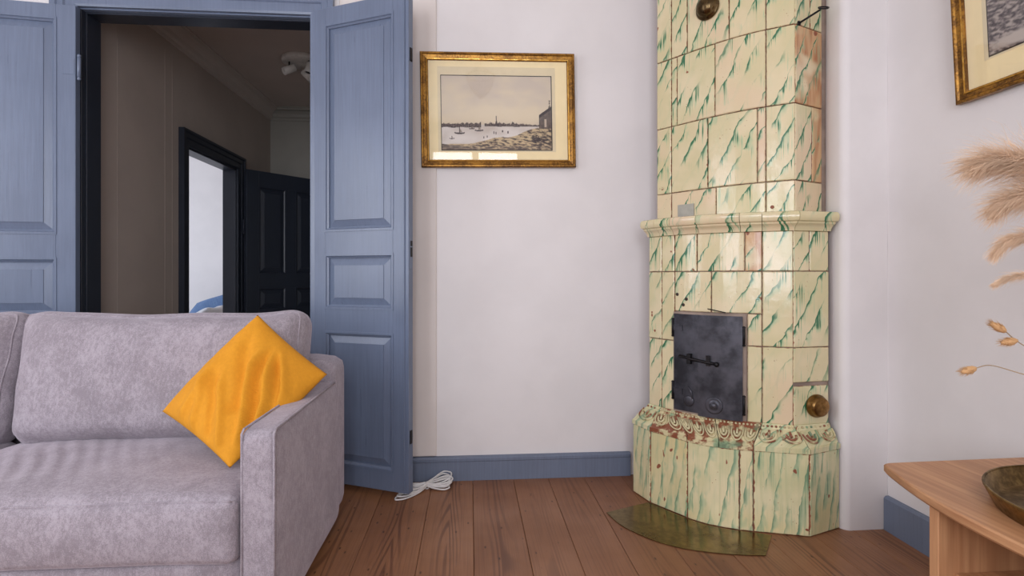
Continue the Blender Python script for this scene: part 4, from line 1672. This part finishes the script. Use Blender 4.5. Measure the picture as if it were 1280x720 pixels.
def seed_stem(spine, heads, label, seed):
    rnd_ = random.Random(seed)
    sp = catmull(spine, 12)
    o0 = Vector(spine[0])
    e = empty('bunny_tail_stem', o0)
    tube('stem', [p - o0 for p in sp], .0011, M['stem'], e, 5)
    for (p, d, L, rad) in heads:
        p, d = Vector(p), Vector(d).normalized()
        if (sp[-1] - p).length > .004:
            near = min(sp, key=lambda q: (q - p).length)
            tube('side_stem', [near - o0, p - o0], .0009, M['stem'], e, 5)
        z = d
        x = z.cross(Vector((0, 1, 0))).normalized()
        y = z.cross(x)
        mt = Matrix.Translation(p - o0) @ Matrix((x, y, z)).transposed().to_4x4()
        bm = bmesh.new()
        add_lathe(bm, [(.001, 0), (rad * .7, L * .15), (rad, L * .4), (rad * .85, L * .7), (rad * .4, L * .93), (0, L)], 12, mtx=mt, cap=False)
        for i in range(110):
            f = rnd_.random()
            a = rnd_.uniform(0, 6.28)
            r_ = rad * math.sin(math.pi * (.1 + .85 * f)) * .95
            pp = mt @ Vector((r_ * math.cos(a), r_ * math.sin(a), f * L))
            dd = (mt.to_3x3() @ Vector((math.cos(a) * .35, math.sin(a) * .35, 1)))
            strand(bm, pp, dd, .011, .1, .0005, rnd_, x)
        link('seed_head', bm_mesh('seed_head', bm, True), M['bunny'], e)
    tag(e, label, 'dried stem', 'dried bunny tail stems in the vase')


seed_stem([mouth + Vector((.0, -.006, 0)), (1.40, .82, .72), (1.24, .99, .805), (1.171, 1.031, .852), (1.133, 1.034, .881)], [((1.133, 1.034, .881), (-.86, .05, .50), .040, .0080), ((1.157, 1.032, .864), (-.95, .05, -.16), .037, .0080)],
          'bunny tail stem with two tan seed heads above the other stem', 4)
seed_stem([mouth + Vector((.004, -.004, 0)), (1.42, .80, .70), (1.26, .98, .762), (1.171, 1.031, .791), (1.103, 1.037, .810), (1.070, 1.039, .805)], [((1.070, 1.039, .805), (-.92, .05, -.26), .035, .0080)],
          'bunny tail stem with a single pale seed head on an arching stem', 5)

# ------------------------------------------------------------------ small crystal chandelier under the ceiling (mirrored in the picture glass)
M['crystal'] = m_plain('clear_crystal', srgb(236, 232, 224), .08, 0.0, Specular_IOR_Level=.9)
ch = empty('chandelier', (.085, .75, CZ))
tag(ch, 'small crystal bag chandelier mirrored in the glass of the river print', 'chandelier')
lathe('ceiling_cup', [(0, -.03), (.030, -.028), (.045, -.01), (.048, 0), (0, 0)], M['brass'], ch, 24)
tube('chain', [(0, 0, -.02), (0, 0, -.10)], .004, M['brass'], ch, 6)
tube('hoop', [(.115 * math.cos(a), .115 * math.sin(a), -.18) for a in [2 * math.pi * i / 40 for i in range(40)]], .006, M['brass'], ch, 8, True)
bm = bmesh.new()
for i in range(26):
    a = 2 * math.pi * i / 26
    for j in range(16):
        f = j / 15
        r_ = .115 * math.cos(f * math.pi / 2) ** .8 if j else .115
        bmesh.ops.create_icosphere(bm, subdivisions=1, radius=.0070, matrix=Matrix.Translation((r_ * math.cos(a), r_ * math.sin(a), -.18 - .19 * f)))
    for j in range(5):
        f = j / 5
        r_ = .115 * (1 - f) + .01
        bmesh.ops.create_icosphere(bm, subdivisions=1, radius=.0060, matrix=Matrix.Translation((r_ * math.cos(a), r_ * math.sin(a), -.18 + .08 * f)))
bs = link('bead_strands', bm_mesh('bead_strands', bm), M['crystal'], ch)
bs['kind'] = 'stuff'

# ------------------------------------------------------------------ ceiling spotlight in the hall
sl = empty('ceiling_spotlight', (-1.215, 3.93, HZ))
tag(sl, 'round white ceiling spotlight with swivel heads in the hall', 'ceiling light')
lathe('base_disc', [(0, 0), (.135, 0), (.138, -.004), (.138, -.026), (.130, -.032), (0, -.032)][::-1], M['spot'], sl, 40)
for ang, tilt, hd in ((R(200), R(60), R(-60)), (R(320), R(20), R(-20)), (R(80), R(45), R(100))):
    x, y = .085 * math.cos(ang), .085 * math.sin(ang)
    tube('arm', [(x, y, -.03), (x, y, -.075)], .006, M['irondark'], sl, 8)
    mt = Matrix.Translation((x, y, -.088)) @ Matrix.Rotation(hd, 4, 'Z') @ Matrix.Rotation(math.pi - tilt, 4, 'X')
    h = lathe('lamp_head', [(0, -.045), (.022, -.045), (.026, -.040), (.028, .045), (.0255, .045), (.022, .020), (0, .018)], M['spot'], sl, 24, mt)
    lathe('bulb', [(.0, .019), (.020, .020), (.021, .030), (0, .034)], M['irondark'], h, 20, mt)

# ------------------------------------------------------------------ bed seen through the side door
bed = empty('bed', (-2.95, 5.1, 0))
tag(bed, 'bed with white bedding seen through the hall doorway', 'bed')
BO = Vector((-2.95, 5.1, 0))
o = soft_box('mattress', .85, .85, .14, .04, 10, None, M['sheet'], bed)
o.location = (0, 0, .42)
box('bed_frame', -.86, .86, -.87, .87, .06, .28, M['leg'], bed, .01)
def fd(a, p):
    p = p.copy()
    p.z += .6 * max(0, p.x - .50) + .03 * mn.noise(Vector((p.x * 4, p.y * 4, 1))) + .025 * mn.noise(Vector((p.x * 11, p.y * 11, 2)))
    return p
o = soft_box('duvet', .80, .52, .075, .05, 34, fd, M['sheet'], bed)
o.location = (.04, -.16, .510)
me = quad_pillow('pillow', (-.32, -.05, -.12), (-.20, .10, .12), (.44, .16, .31), (.44, .0, -.08), .10, M['denim'], (0, -1, .4), 24)
pb = link('bed_pillow', me, M['denim'])
pb.location = (-2.62, 5.60, .60)
tag(pb, 'blue linen pillow leaning at the head of the bed', 'pillow')
